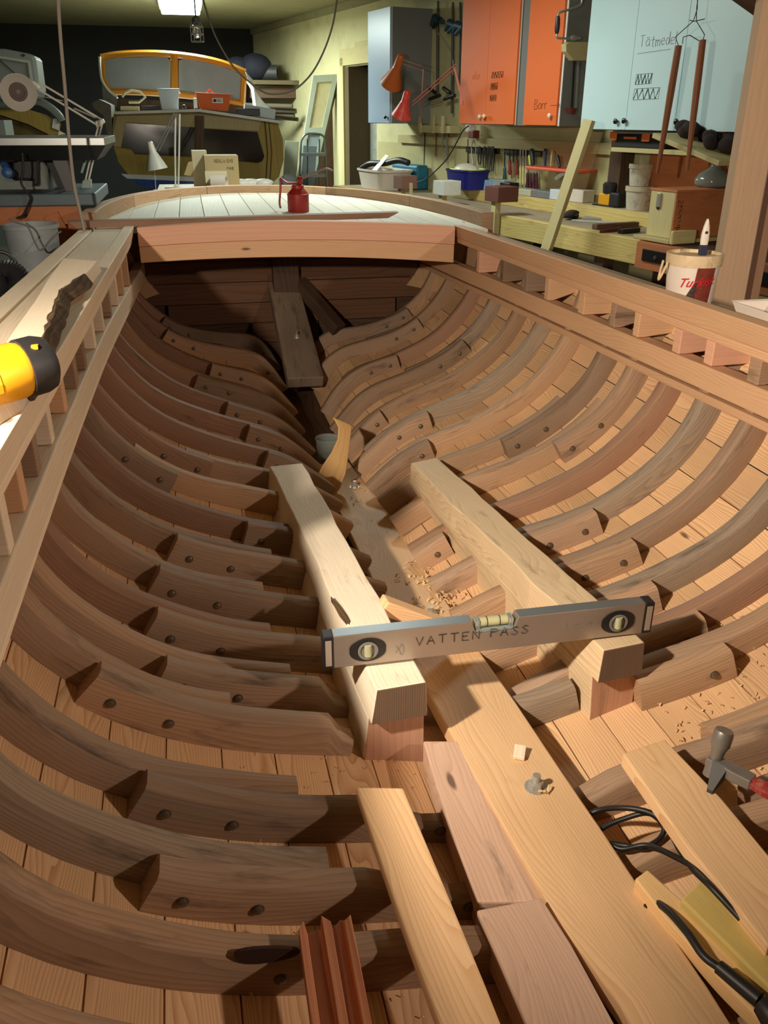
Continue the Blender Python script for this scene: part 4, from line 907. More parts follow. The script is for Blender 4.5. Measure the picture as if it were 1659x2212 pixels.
# =================================================================== BENCH
M_BTOP = wood('bench_top', (176, 160, 134), (140, 120, 96), rings=30, dist=2, contrast=.4, stain=.4, stain_col=(110, 84, 76), knots=.2, rough=.7, var=.2)
M_BEDGE = wood('bench_edge', (206, 184, 116), (170, 142, 76), rings=40, dist=3, contrast=.5, stain=.35, stain_col=(120, 100, 60), knots=.5, rough=.65, var=.2)
BEND = -.02
bn = thing('workbench', wp(2.2, .3, 0), 'long wooden workbench with thick yellowish front edge under the wall cabinets', 'workbench')
wb('top', M_BTOP, bn, BEND, 4.6, .06, .63, .84, .90); wb('front_edge', M_BEDGE, bn, BEND-.005, 4.6, 0, .058, .765, .902, .004)
wb('back_board', M_BEDGE, bn, BEND+.3, 3.3, .45, .47, .901, .985); wb('back_ledge', M_BTOP, bn, BEND+.3, 3.3, .471, .635, .95, .985)
for u in (.35, 1.7, 3.1, 4.4):
    for v in (.07, .55): wb('leg', M_DARKW, bn, u-.045, u+.045, v-.04, v+.04, 0, .838)
wb('tool_rail', M_TRIM, wr, .95, 4.35, .605, .648, 1.30, 1.372)
wb('wall_board_lower', wood('ply_wall', (196, 186, 136), (178, 166, 112), rings=12, contrast=.2, knots=0, var=.12), wr, .9, 4.9, .640, .6495, .9, 1.30, 0)
# dark post between the cabinets and the shelf area
wb('wall_stud', M_DARKW, wr, .86, .98, .54, .648, .985, 1.46)
# posts standing in front of the bench
def bench_post(pl, pm, pr, pt, pb, bot, c1, label, extra=0):
    v = -.075; u0, z1 = wat(pl, pt, v); u1, z0 = wat(pm, pb, v); w = u0-u1
    t = thing('clamp_post', wp((u0+u1)/2, v+.05, 0), label, 'post', 'posts along the bench front')
    uu = (u0+u1)/2
    wb('shaft', M_TRIM, t, uu-.028, uu+.028, v+.02, v+.065, .0, z0+.004); wb('head_block', c1, t, u1, u0, v, v+w*.95, z0, z1, .003)
bench_post(850, 867, 882, 378, 409, 0, plain('block_rust', (140, 100, 84), .7, var=.2, dirt=.3), 'wooden post with rusty block head farthest along the bench front')
bench_post(936, 957, 975, 389, 423, 0, plain('block_white', (214, 216, 206), .6, var=.1, dirt=.3, dirt_col=(150, 146, 130)), 'wooden post with white painted block head at the bench front')
bench_post(1048, 1075, 1093, 401, 438, 0, plain('block_red', (104, 58, 48), .6, var=.2, dirt=.3), 'wooden post with dark red block head at the bench front')
u_, z_ = wat(890, 415, -.03); mb = MB(); wbox(mb, u_-.012, u_+.012, -.05, -.03, 0, wat(890, 395, -.03)[1]); tag(mb.build('thin_lath', M_TRIM), 'thin pale upright lath beside the rusty-headed bench post', 'lath')
# leaning stick
a = wp(*[(lambda q: (q[0], -.09, q[1]))(wat(1272, 262, -.09))][0]); uz = wat(1180, 540, -.25); b = wp(uz[0], -.25, uz[1]); d_ = (b-a)
b = a+d_*(a.z/(-d_.z)) if False else a+d_*2.4
mb = MB(); mb.beam(a+d_*-.01, b, .085, .028, (VV.x, VV.y, 0)); st = tag(mb.build('leaning_stick', M_TRIM, bev=.002), 'pale perforated stick leaning against the white cabinet', 'stick')
mb = MB()
for f in (.03, .04, .09, .16, .2, .27, .36, .5, .66, .8): mb.lathe([(.005, 0), (.005, .0295)], a+d_*f+Vector((cos(f*90)*.018, sin(f*70)*.01, 0))-Vector((VV.x, VV.y, 0))*.015-UU*.0148, UU, 6)
# =================================================================== THINGS ON THE BENCH
def tub(px0, px1, py0, py1, v, label, mat, name='plastic_tub', dv=None, cat='tub'):
    u0, _ = wat(px0, py1, v); u1, _ = wat(px1, py1, v); zb = wat((px0+px1)/2, py1, v)[1]; zt = wat((px0+px1)/2, py0, v)[1]
    dv = dv or (u0-u1)*.6; um = (u0+u1)/2; w = (u0-u1)/2; base = .9 if zb < .94 else .985
    h = zt-base; t = thing(name, wp(um, v+dv/2, base), label, cat)
    mb = MB(); rings = []
    def rr(sc, z, ins=0):
        out = []
        for k in range(16):
            a = 2*pi*k/16; x = math.copysign(abs(cos(a))**.45, cos(a)); y = math.copysign(abs(sin(a))**.45, sin(a)); out.append(wp(um+x*w*sc-ins*x, v+dv/2+y*dv/2*sc-ins*y, z))
        return out
    mb.loft([rr(.86, base+.001), rr(.98, base+h*.9), rr(1.03, base+h*.9), rr(1.03, base+h), rr(.97, base+h), rr(.84, base+.01)]); mb.build('shell', mat, t, smooth=40)
    return t, um, base, h, w, dv
t, um, bs, h, w, dv = tub(764, 822, 366, 408, .12, 'white plastic tub with white lid and black cloth on the far bench end', M_WP)
mb = MB(); mb.loft([[wp(um+.06, .14, bs+h*.6), wp(um-.06, .14, bs+h*.6), wp(um-.12, .3, bs+h*1.7), wp(um-.04, .3, bs+h*1.75)], [wp(um+.06, .146, bs+h*.6), wp(um-.06, .146, bs+h*.6), wp(um-.12, .306, bs+h*1.7), wp(um-.04, .306, bs+h*1.75)]]); mb.build('lid', M_WP, t, bev=.003)
mb = MB(); mb.tube(bez([wp(um+w*.9, .2, bs+h*.98), wp(um+w*.4, .22, bs+h*1.25), wp(um-w*.2, .28, bs+h*1.3), wp(um-w*.9, .32, bs+h*1.5), wp(um-w*1.3, .36, bs+h*1.4)], 5), .028, 8); mb.build('cloth', M_BLACK, t, smooth=60)
tub(822, 852, 366, 398, .33, 'second white plastic tub tucked behind the tub with the lid', M_WP, dv=.14)
u0, z0 = wat(836, 352, .45); u1, z1 = wat(890, 380, .45); mb = MB(); wbox(mb, u1, u0, .50, .625, .901, z0); mb2 = mb.build('teal_case', plain('teal_case', (30, 112, 140), .5, var=.1), bev=.02); tag(mb2, 'teal plastic tool case at the back of the bench', 'tool case')
mb = MB(); c0_ = wp((u0+u1)/2+.2, .40, .94+.07)
for k in range(3): mb.tube([c0_+Vector((.13*cos(j*pi/9), .10*sin(j*pi/9), .012*k)) for j in range(18)], .008, 6, loop=True)
tag(mb.build('coiled_cable', M_BLACK), 'coil of black cable lying on the teal case edge', 'cable')
t, um, bs, h, w, dv = tub(955, 1008, 366, 404, .30, 'dark blue plastic tub holding white and yellow things', plain('tub_blue', (24, 28, 118), .45, var=.1), 'blue_tub')
mb = MB(); mb.sphere(wp(um+.02, .30+dv*.5, bs+h*.95), 1.0, 12, 8, (dv*.36, w*.75, h*.35), RW); mb.build('white_bag', M_WP, t, smooth=60)
mb = MB(); mb.tube([wp(um+w*.98*cos(a), .30+dv/2+dv*.49*sin(a), bs+h*1.0) for a in [2*pi*j/20 for j in range(20)]], .008, 5, loop=True); mb.build('yellow_band', plain('neon_yellow', (206, 220, 60), .5), t)
def smallbox(name, px0, px1, py0, py1, v, dv, mat, label, cat='box'):
    u0, zt = wat(px0, py0, v); u1, zb = wat(px1, py1, v); base = .985 if v > .46 else .9
    mb = MB(); wbox(mb, u1, u0, v, v+dv, base+.001, max(zt, base+.03)); return tag(mb.build(name, mat, bev=.004), label, cat)
smallbox('yellow_carton', 1010, 1020, 388, 403, .48, .06, plain('yel', (206, 206, 60), .5), 'small bright yellow carton on the bench ledge', 'carton')
smallbox('beige_carton', 1021, 1040, 384, 403, .48, .08, plain('beige', (190, 170, 110), .6), 'small beige carton beside the yellow carton', 'carton')
smallbox('blue_white_carton', 1042, 1058, 388, 408, .48, .07, plain('bluewhite', (150, 180, 214), .5, dirt=.5, dirt_col=(230, 235, 240)), 'small blue and white carton on the bench ledge', 'carton')
smallbox('clear_box', 1056, 1088, 386, 402, .52, .09, plain('dullwhite', (176, 180, 176), .4), 'flat translucent plastic box behind the cartons', 'box')
smallbox('black_box', 1080, 1100, 393, 412, .48, .09, M_BLACK, 'small black box behind the dark red block head', 'box')
smallbox('parts_bin', 1098, 1145, 405, 425, .48, .12, plain('binwhite', (196, 194, 170), .5, dirt=.4), 'open pale parts bin on the bench ledge', 'bin')
smallbox('blue_label_tub', 1188, 1216, 408, 424, .48, .12, plain('tubw', (214, 224, 230), .4, dirt=.25, dirt_col=(60, 110, 190)), 'white tub with blue label beside the leaning stick', 'tub')
smallbox('screw_box', 1150, 1186, 410, 428, .48, .1, plain('screwb', (120, 122, 124), .5, var=.4, scale=40), 'grey open box of screws on the bench ledge', 'box')
smallbox('white_tub', 1228, 1258, 408, 436, .50, .1, M_WP, 'small white tub behind the leaning stick', 'tub')
# gloves, planes, chisels
P = at(1222, 462, 2, .93); mb = MB()
for k in range(7): mb.sphere(P+UU*random.uniform(-.09, .09)+VV*random.uniform(-.06, .06)+Vector((0, 0, -.015+random.uniform(0, .02))), .04, 8, 6, (1.2, .8, .5), Euler((0, 0, random.random()*3)).to_matrix())
tag(mb.build('work_gloves', plain('glove_dark', (48, 36, 30), .9, var=.4, scale=30), smooth=60), 'crumpled dark work gloves lying on the bench', 'gloves')
def on_bench(name, a, b, w, h, mat, label, cat, z=.901):
    A = at(*a, 2, z+h/2); B = at(*b, 2, z+h/2); mb = MB(); mb.beam(A, B, w, h); return tag(mb.build(name, mat, bev=min(w, h)*.15), label, cat)
on_bench('steel_rule', (1236, 476), (1330, 481), .05, .012, plain('bright_steel', (206, 214, 216), .3, .7), 'bright steel straight-edge lying on the bench', 'straight-edge')
on_bench('wood_file', (1284, 490), (1375, 484), .05, .03, M_DARKW, 'dark wooden bar lying on the bench end', 'wood bar')
on_bench('chisel', (1298, 500), (1340, 494), .022, .02, plain('chisel_red', (96, 40, 36), .5), 'chisel with dark red handle on the bench end', 'chisel')
on_bench('rasp', (1340, 500), (1378, 496), .04, .025, M_BLACK, 'black rasp lying beside the red chisel', 'rasp')
on_bench('grey_plank', (1262, 470), (1335, 474), .09, .015, plain('dirty_grey', (150, 148, 142), .7), 'short grey plank lying on the bench', 'plank')
# second cordless drill, standing
u_, z_ = wat(1305, 442, .50); base = .986; P = wp(u_, .53, base); k = (P-CAM).dot(_fw)/FPX
t = thing('standing_drill', P, 'yellow and black cordless drill standing on the bench ledge', 'drill')
mb = MB(); mb.box(P+Vector((0, 0, 14*k)), (.075, 40*k, 26*k), RW); mb.build('body', M_YEL, t, bev=.012)
mb = MB(); mb.lathe([(15*k, 26*k), (16*k, 30*k), (17*k, 44*k), (13*k, 48*k)], P-UU*4*k, (0, 0, 1), 16); mb.build('chuck', M_TBLK, t, smooth=40)
mb = MB(); mb.box(P-UU*30*k+Vector((0, 0, 15*k)), (.075, 32*k, 29*k), RW); mb.build('battery', M_TBLK, t, bev=.012)
mb = MB(); mb.box(P+Vector((0, 0, .004)), (.08, 74*k, .008), RW); mb.build('foot', M_TBLK, t)
# stacked paint buckets
for nm, px0, px1, py0, py1, lab in (('paint_bucket', 1342, 1400, 402, 452, 'dirty white paint bucket at the bottom of the stack beside the wooden box'), ('paint_bucket', 1349, 1397, 354, 405, 'paint-smeared white bucket standing on top of another bucket')):
    v = .50; uL, _ = wat(px0, (py0+py1)/2, v); uR, _ = wat(px1, (py0+py1)/2, v); um = (uL+uR)/2; r = abs(uL-uR)*.36; zt = wat((px0+px1)/2, py0, v)[1]
    zb_2 = .986 if 'bottom' in lab else ztop+.001
    ztop = zt
    t = thing(nm, wp(um, .54, zb_2), lab, 'bucket', 'paint buckets stacked on the bench ledge')
    c = wp(um, .54, zb_2); hh = zt-zb_2
    mb = MB(); mb.lathe([(r*.82, 0), (r*.95, hh*.8)], c, (0, 0, 1), 24); mb.build('body', plain('paint_smear', (198, 192, 172), .5, var=.2, scale=9, dirt=.75, dirt_col=(92, 74, 52)), t, smooth=40)
    mb = MB(); mb.lathe([(r*.95, hh*.78), (r*1.02, hh*.8), (r*1.02, hh), (r*.9, hh), (r*.88, hh*.9), (1e-4, hh*.9)], c, (0, 0, 1), 24); mb.build('rim', plain('smear_rim', (196, 186, 158), .5, var=.2, scale=20, dirt=.4), t, smooth=40)
# wooden chest on its tray
v = .06; uc, zc1 = wat(1452, 410, v); uc, zc0 = wat(1448, 503, v); ul, _ = wat(1396, 500, v); 
ub = uc; cz0 = .925; ch = zc1-cz0
M_CHP = wood('chest_pale', (214, 200, 146), (196, 178, 120), rings=20, contrast=.25, knots=.2, var=.1, stain=.1); M_CHO = wood('chest_orange', (192, 122, 78), (166, 96, 58), rings=14, contrast=.3, knots=.2, var=.12, stain=.12, stain_col=(110, 64, 40))
ct = thing('wooden_chest', wp((uc+ul)/2, .3, cz0), 'plywood chest with a metal hasp and pencilled lettering at the near end of the bench', 'chest')
wb('front_panel', M_CHP, ct, uc, ul, v, v+.012, cz0, zc1-.012); wb('end_panel', M_CHO, ct, uc-.012, uc-.0005, v, .60, cz0, zc1-.012); wb('back_body', M_CHO, ct, uc, ul, v+.0125, .60, cz0, zc1-.013); wb('lid', M_CHO, ct, uc-.014, ul+.004, v-.004, .605, zc1-.012, zc1)
q = wat(1424, 432, v-.004); mb = MB(); mb.box(wp(q[0], v-.006, q[1]), (.012, .03, .075), RW); mb.build('hasp', M_STEEL, ct, bev=.004)
q = wat(1421, 448, v-.004); mb = MB(); mb.lathe([(.012, 0), (.012, .004)], wp(q[0], v-.001, q[1]), -VV, 10); mb.build('keyhole', M_TBLK, ct)
def chest_f(a, b): return wp(uc-.0126, v+.05-b, zc1-.05-a)
write('Skruvdragare', .035, chest_f, .0018, gap=.2, seed=9, jit=.12).build('pencil_writing', plain('chest_ink', (60, 32, 24), .7), ct)
mb = MB(); wbox(mb, uc-.05, ul+.05, v-.05, .62, .903, .924); tag(mb.build('chest_tray', M_TRIM, bev=.004), 'pale plywood tray under the wooden chest', 'tray')
mb = MB(); wbox(mb, uc-.075, uc-.052, v-.05, v+.12, .903, .975); tag(mb.build('corner_block', M_CHP, bev=.008), 'small rounded block guarding the corner of the chest tray', 'block')
# extension of the bench behind the post with iron rails
eb = thing('bench_extension', wp(-.7, .3, 0), 'dark bench extension with slotted iron rail, below the wooden chest', 'bench')
wb('rail_beam', M_CHO, eb, -1.9, BEND-.01, -.02, .03, .755, .898); wb('iron_rail', plain('iron_dark', (36, 32, 30), .5, .5), eb, -1.85, -.09, -.028, -.021, .80, .865, .003); wb('shelf', M_DARKW, eb, -1.9, BEND-.01, .031, .63, .86, .90)
for u in (-.2, -.62, -1.1): mb = MB(); mb.lathe([(.012, 0), (.010, .006)], wp(u, -.028, .83), -VV, 8); mb.build('bolt', M_BOLT, eb)
for u in (-1.8, -.3): wb('leg', M_DARKW, eb, u-.04, u+.04, .05, .13, 0, .859)
# demijohn
P = wp((uc+ul)/2-.01, .40, zc1+.001); k = (P-CAM).dot(_fw)/FPX
mb = MB(); mb.lathe([(32*k, 0), (38*k, 8*k), (38*k, 16*k), (30*k, 27*k), (14*k, 36*k), (9*k, 44*k), (9*k, 52*k), (11*k, 54*k)], P, (0, 0, 1), 24, caps=False); tag(mb.build('glass_demijohn', plain('old_glass', (176, 184, 176), .12, trans=.6), smooth=50, solid=.004), 'round glass demijohn standing on the wooden chest', 'glass jar')
q = wp(uc+.06, .54, zc1+.001); mb = MB(); mb.lathe([(.03, 0), (.03, .03)], q, (0, 0, 1), 14); tag(mb.build('jar_lid', M_WP, smooth=40), 'small white lid lying on the wooden chest', 'lid')
# shelf with organiser case and slanted board under the white cabinet
u0, z0 = wat(1320, 318, .30); u1, z1 = wat(1490, 326, .30)
sh = thing('small_shelf', wp((u0+u1)/2, .45, z0-.03), 'small wooden shelf under the white cabinet', 'shelf'); wb('board', M_TRIM, sh, u1, u0, .30, .649, z0-.025, z0); wb('back_panel', M_CHO, sh, u1-.3, u0-.02, .60, .648, .99, z0-.026)
cs = thing('organizer_case', wp((u0+u1)/2+.1, .4, z0), 'black organizer case with orange latches on the small shelf', 'case')
ca, cb = wat(1326, 300, .32)[0], wat(1432, 300, .32)[0]; czt = min(wat(1380, 284, .32)[1], 1.455)
wb('base', M_TBLK, cs, cb, ca, .33, .60, z0+.001, czt-.016, .006); wb('lid', plain('case_lid', (128, 132, 138), .4), cs, cb-.004, ca+.004, .326, .60, czt-.015, czt, .005)
M_OL = plain('latch_orange', (232, 122, 56), .45)
for p0, p1, y0, y1 in ((1320, 1331, 285, 303), (1389, 1402, 287, 306), (1349, 1374, 295, 301)):
    a_, zt = wat(p0, y0, .32); b_, zb2 = wat(p1, y1, .32); wb('latch', M_OL, cs, b_, a_, .312, .325, max(zb2, z0+.004), min(zt, czt+.002), .003)
a_ = wp(*[(lambda q: (q[0], .20, q[1]))(wat(1455, 292, .20))][0]); b_ = wp(*[(lambda q: (q[0], .20, q[1]))(wat(1600, 352, .20))][0])
mb = MB(); mb.beam(a_, b_, .30, .025, (0, 0, 1)); tag(mb.build('sloping_board', M_TRIM, bev=.002), 'board sloping down from the shelf with dark rags on it', 'board')
mb = MB(); dd = (b_-a_)
for k in range(11):
    f = .12+.07*k; mb.sphere(a_+dd*f+Vector((0, 0, .05+random.uniform(-.01, .03)))+VV*random.uniform(-.06, .08), .05, 8, 6, (1.2, .9, .7), Euler((random.random(), 0, random.random()*3)).to_matrix())
tag(mb.build('dark_rags', plain('rag_dark', (46, 32, 30), .95, var=.4, scale=25), smooth=60), 'heap of dark rags and gloves on the sloping board', 'rags')
# pair of wooden rods hung on a wire
def vz(px, py, v): q = wat(px, py, v); return wp(q[0], v, q[1])
for i, (a, b, lab) in enumerate((((1466, 98), (1420, 374), 'tapered wooden rod hanging on a wire, the lower of the pair'), ((1518, 86), (1484, 368), 'tapered wooden rod hanging on a wire, the higher of the pair'))):
    A = vz(*a, -.02); B = vz(*b, -.02); k = (A-CAM).dot(_fw)/FPX; mb = MB()
    mb.tube([A, A+(B-A)*.35, A+(B-A)*.6, A+(B-A)*.85, B], [7.5*k, 8*k, 7*k, 5*k, 3.4*k], 10); tag(mb.build('wooden_rod', wood('rod_brown', (150, 92, 60), (116, 66, 42), rings=50, contrast=.4, knots=0, rough=.4, var=.15), smooth=60), lab, 'rod', 'rods hung on one wire')
mb = MB(); W_ = lambda l: [vz(px, py, -.02) for px, py in l]
mb.tube(W_([(1466, 100), (1459, 80), (1498, 45), (1506, 20), (1508, -30)]), .0022, 5); mb.tube(W_([(1518, 88), (1522, 75), (1504, 45), (1505, 15), (1512, -30)]), .0022, 5); mb.tube(W_([(1474, 95), (1476, 80), (1490, 76), (1510, 88)]), .0022, 5); mb.tube(W_([(1490, 44), (1500, 46), (1522, 41)]), .0022, 5)
tag(mb.build('hanging_wire', plain('wire_dark', (40, 38, 34), .5, .5)), 'twisted dark wire holding the pair of wooden rods', 'wire')
# heavy timber post near the boat, with a plank beside it
q = at(1582, 560, 1, 3.05); P = Vector((q.x, 3.05, 0)); mb = MB(); mb.box(P+Vector((0, 0, 1.32)), (.115, .115, 2.635), Matrix.Rotation(-.35, 3, 'Z')); tag(mb.build('timber_post', wood('post_wood', (214, 178, 144), (196, 152, 116), rings=40, contrast=.3, knots=.1, var=.06, rough=.7), bev=.003), 'tall squared timber post rising beyond the yoghurt bucket', 'post')
mb = MB(); mb.box(P+Vector((.135, .05, .75)), (.05, .12, 1.5), Matrix.Rotation(-.35, 3, 'Z')); tag(mb.build('upright_plank', M_OAKS[1], bev=.002), 'upright plank standing close beside the timber post', 'plank')
mb = MB(); mb.beam(at(1590, -40, 1, 3.2), at(1700, 40, 1, 3.2), .05, .09); tag(mb.build('roof_brace', M_DARKW), 'dusty diagonal brace at the top of the timber post', 'brace')
# white tray with an orange tool at the right edge
P = at(1640, 700, 2, 1.12); t = thing('white_tray', Vector((P.x, P.y, ZC(P.y, 1)-.009)), 'white plastic tray on the side deck beyond the yoghurt bucket', 'tray')
mb = MB(); b_ = Vector((.80, 1.63, ZC(1.63, 1)-.043)); rr = []
for sc, z in ((.75, 0), (1, .05), (1.04, .05), (.96, .048), (.72, .004)): rr.append([b_+Vector((x*.05*sc, y*.11*sc, z)) for x, y in ((-1, -1), (1, -1), (1, 1), (-1, 1))])
t.location = b_; mb.loft(rr); mb.build('shell', M_WP, t, bev=.002)
mb = MB(); mb.box(b_+Vector((0, -.145, .022)), (.05, .05, .042)); o = tag(mb.build('orange_tool', M_OL, bev=.006), 'small orange and black tool beside the white tray', 'tool'); mb = MB(); mb.box(b_+Vector((-.026, -.145, .018)), (.004, .035, .028)); mb.build('grip', M_TBLK, o)

# =================================================================== TOOLS ON THE RIGHT WALL
TV = .60
def wt(pix, r, mb, v=TV, n=6): mb.tube([vz(a, b, v) for a, b in pix], r, n)
def px_k(px, py, v=TV): return (vz(px, py, v)-CAM).dot(_fw)/FPX
M_IRON = plain('tool_iron', (58, 56, 52), .45, .7, var=.3, scale=30); M_TEAL = plain('clamp_teal', (40, 74, 92), .5, var=.2)
for i, (px, pt, pb, hy, mat, lab) in enumerate(((944, 2, 205, 45, M_TEAL, 'long bar clamp hanging alone beside the pale blue cabinet'), (976, 5, 245, 56, M_TEAL, 'long bar clamp with teal handle, hung in the middle of the row'), (992, 5, 190, 60, M_TEAL, 'long bar clamp hanging next to the orange cabinet'))):
    P = vz(px, pb, TV); k = px_k(px, 100); t = thing('bar_clamp', P, lab, 'clamp', 'bar clamps hanging on the wall')
    mb = MB(); wt([(px+2, pt), (px, pb)], 2.6*k, mb); mb.build('bar', M_IRON, t)
    mb = MB(); mb.tube([vz(px-14, hy+10, TV-.03), vz(px-4, hy-6, TV-.03), vz(px+12, hy+2, TV-.03)], [3*k, 9*k, 5*k], 8); mb.build('jaw', mat, t, smooth=50)
    mb = MB(); mb.tube([vz(px-8, hy+14, TV-.04), vz(px+8, hy-4, TV-.04)], [4*k, 5*k], 8); mb.build('handle', M_TEAL if i else M_IRON, t, smooth=50)
    if pb > 200:
        mb = MB(); mb.tube([vz(px-18, 190, TV-.03), vz(px-4, 200, TV-.03)], 4*k, 8); mb.tube([vz(px-16, 214, TV-.03), vz(px+6, 206, TV-.03)], 4*k, 8); mb.build('sliding_jaw', M_IRON, t, smooth=50)
cordm = MB(); cordm.tube(bez([vz(a, b, TV) for a, b in ((938, 60), (956, 85), (975, 118), (978, 160), (955, 215), (930, 225))], 5), .004, 6); tag(cordm.build('dangling_string', plain('cord_pale', (190, 184, 160), .6)), 'thin pale cord dangling among the bar clamps', 'cord')
# pegs / bracket timber and hand tools under the rail
for px, pt, pb, w, mat, lab, cat in ((918, 285, 356, 3, M_IRON, 'thin dark saw blade hanging below the tool rail', 'saw blade'), (943, 272, 338, 4, wood('handle_dk', (110, 90, 60), (80, 62, 40), knots=0), 'wooden handled draw tool hanging below the tool rail', 'hand tool'), (957, 278, 318, 4, M_STEEL, 'short bright steel file hanging below the tool rail', 'file'), (966, 280, 352, 7, M_CGREY, 'broad grey steel blade hanging below the tool rail', 'blade')):
    mb = MB(); k = px_k(px, pb); A = vz(px, pt, TV-.015); B = vz(px-2, pb, TV-.012); mb.beam(A, B, w*k, .006, (VV.x, VV.y, 0), w1=w*k*.7); tag(mb.build('hung_tool', mat, bev=.001), lab, cat)
mb = MB()
wbm = thing('rail_bracket', vz(940, 290, TV), 'pale notched bracket board above the tool rail', 'bracket'); q0 = wat(915, 268, TV); q1 = wat(985, 280, TV); wb('board', M_TRIM, wbm, q1[0], q0[0], TV-.06, TV+.045, q1[1]-.03, q1[1]+.03)
for px in (922, 950, 972): q = wat(px, 272, TV); wb('peg', M_TRIM, wbm, q[0]-.02, q[0]+.02, TV-.08, TV-.061, q[1]-.06, q[1]+.08)
for p0, p1, py, lab in ((1008, 1078, 325, 'black magnetic bar holding pliers and dark tools'), (1090, 1170, 331, 'black magnetic bar holding screwdrivers and chisels')):
    q0 = wat(p0, py-6, TV+.03); q1 = wat(p1, py+8, TV+.03); mb = MB(); wbox(mb, q1[0], q0[0], TV+.02, TV+.038, q1[1], q1[1]+.055); tag(mb.build('magnet_bar', M_TBLK, bev=.004), lab, 'magnetic bar', 'magnetic tool bars')
MV = TV+.005
def driver(px, top, hj, bot, hw, mat, lab, cat='screwdriver', blade=M_IRON, group=None, lean=0):
    k = px_k(px, bot, MV); t = thing('screwdriver' if cat == 'screwdriver' else cat.replace(' ', '_'), vz(px, bot, MV), lab, cat, group)
    mb = MB(); mb.tube([vz(px-lean, top, MV), vz(px, hj, MV)], [1.4*k, 1.6*k], 6); mb.build('blade', blade, t)
    L = bot-hj; mb = MB(); mb.tube([vz(px, hj-1, MV), vz(px, hj+L*.1, MV), vz(px, hj+L*.35, MV), vz(px, hj+L*.85, MV), vz(px, bot, MV)], [hw*.5*k, hw*.8*k, hw*.7*k, hw*k, hw*.6*k], 8); mb.build('handle', mat, t, smooth=50)
RHD = plain('handle_red', (146, 52, 46), .45); YHD = plain('handle_cream', (214, 204, 136), .5); PHD = plain('handle_purple', (76, 30, 44), .4); THD = plain('handle_teal', (20, 82, 92), .4)
driver(1090, 328, 362, 392, 4.5, THD, 'screwdriver with teal handle hanging lowest on the magnetic bar')
for px in (1101, 1116): driver(px, 322, 345, 378, 4.2, RHD, 'screwdriver with red handle hanging beside the teal one', group='red screwdrivers')
driver(1109, 322, 352, 384, 3, plain('handle_wood', (150, 110, 80), .5), 'slim wooden handled awl between two red screwdrivers', 'awl')
for px in (1124, 1130, 1136): driver(px, 322, 360, 399, 3.4, YHD, 'chisel with cream handle hanging beside the red screwdrivers', 'chisel', M_STEEL, 'cream-handled chisels')
for px in (1139, 1146, 1153, 1159): driver(px, 362, 374, 409, 4.2, PHD, 'chisel with dark purple handle hanging under the orange rack', 'chisel', M_STEEL, 'purple-handled chisels')
driver(1011, 300, 348, 374, 3.2, M_BLACK, 'long screwdriver with black handle hanging by the dividers')
for px, pb, lab in ((1036, 356, 'open pliers'), (1047, 378, 'long dark pliers'), (1056, 372, 'slim dark pliers'), (1064, 370, 'thin dark tweezers')):
    k = px_k(px, pb, MV); t = thing('pliers', vz(px, pb, MV), lab+' hanging on the black magnetic bar', 'pliers')
    mb = MB()
    for s_ in (-1, 1): mb.tube([vz(px+s_*1.5, 316, MV), vz(px+s_*2.5, 330, MV), vz(px+s_*3, 345, MV), vz(px+s_*1.5, pb, MV)], [1.6*k, 2.6*k, 1.5*k, 1.2*k], 6)
    mb.build('arms', M_IRON, t, smooth=50)
mb = MB(); 
for s_ in (-1, 1): wt([(1023, 300), (1023+s_*5, 320), (1023+s_*2, 354)], .005, mb, MV)
tag(mb.build('dividers', M_STEEL), 'steel dividers hanging beside the long black screwdriver', 'dividers')
# orange rack with tools standing in it
q0 = wat(1134, 358, .42); q1 = wat(1236, 369, .42); rk = thing('orange_rack', wp((q0[0]+q1[0])/2, .53, q0[1]), 'orange plastic tool rack fixed to the wall above the chisels', 'rack'); wb('shelf', plain('rack_orange', (232, 96, 62), .45, var=.08), rk, q1[0], q0[0], .42, .638, q0[1]-.022, q0[1]-.002, .006)
zr = q0[1]-.001
for px, top, hw, mat, lab, cat, ln in ((1152, 322, 6, M_TBLK, 'pair of black handled pliers standing in the orange rack', 'pliers', -4), (1178, 321, 4, plain('knife_blue', (40, 44, 62), .4), 'blue-black handled knife standing upright in the orange rack', 'knife', 0), (1190, 324, 2, M_TRIM, 'thin wooden stick standing in the orange rack', 'stick', 3), (1210, 336, 4, M_BLACK, 'black handled tool leaning in the orange rack', 'hand tool', -6), (1145, 335, 2.5, plain('neon_yellow', (206, 220, 60), .5), 'small yellow handled tool in the orange rack', 'hand tool', -2)):
    A = vz(px+ln, top, .50); k = px_k(px, top, .5); B = vz(px, 352, .50); B.z = zr+.004; mb = MB(); mb.tube([A, A+(B-A)*.15, B], [hw*.7*k, hw*k, hw*.75*k], 8); tag(mb.build('rack_tool', mat, smooth=50), lab, cat)
mb = MB(); wt([(1200, 386), (1212, 378), (1226, 370), (1232, 362)], .012, mb, .44); tag(mb.build('pruning_hook', M_STEEL, smooth=50), 'grey curved hook hanging under the end of the orange rack', 'hook')
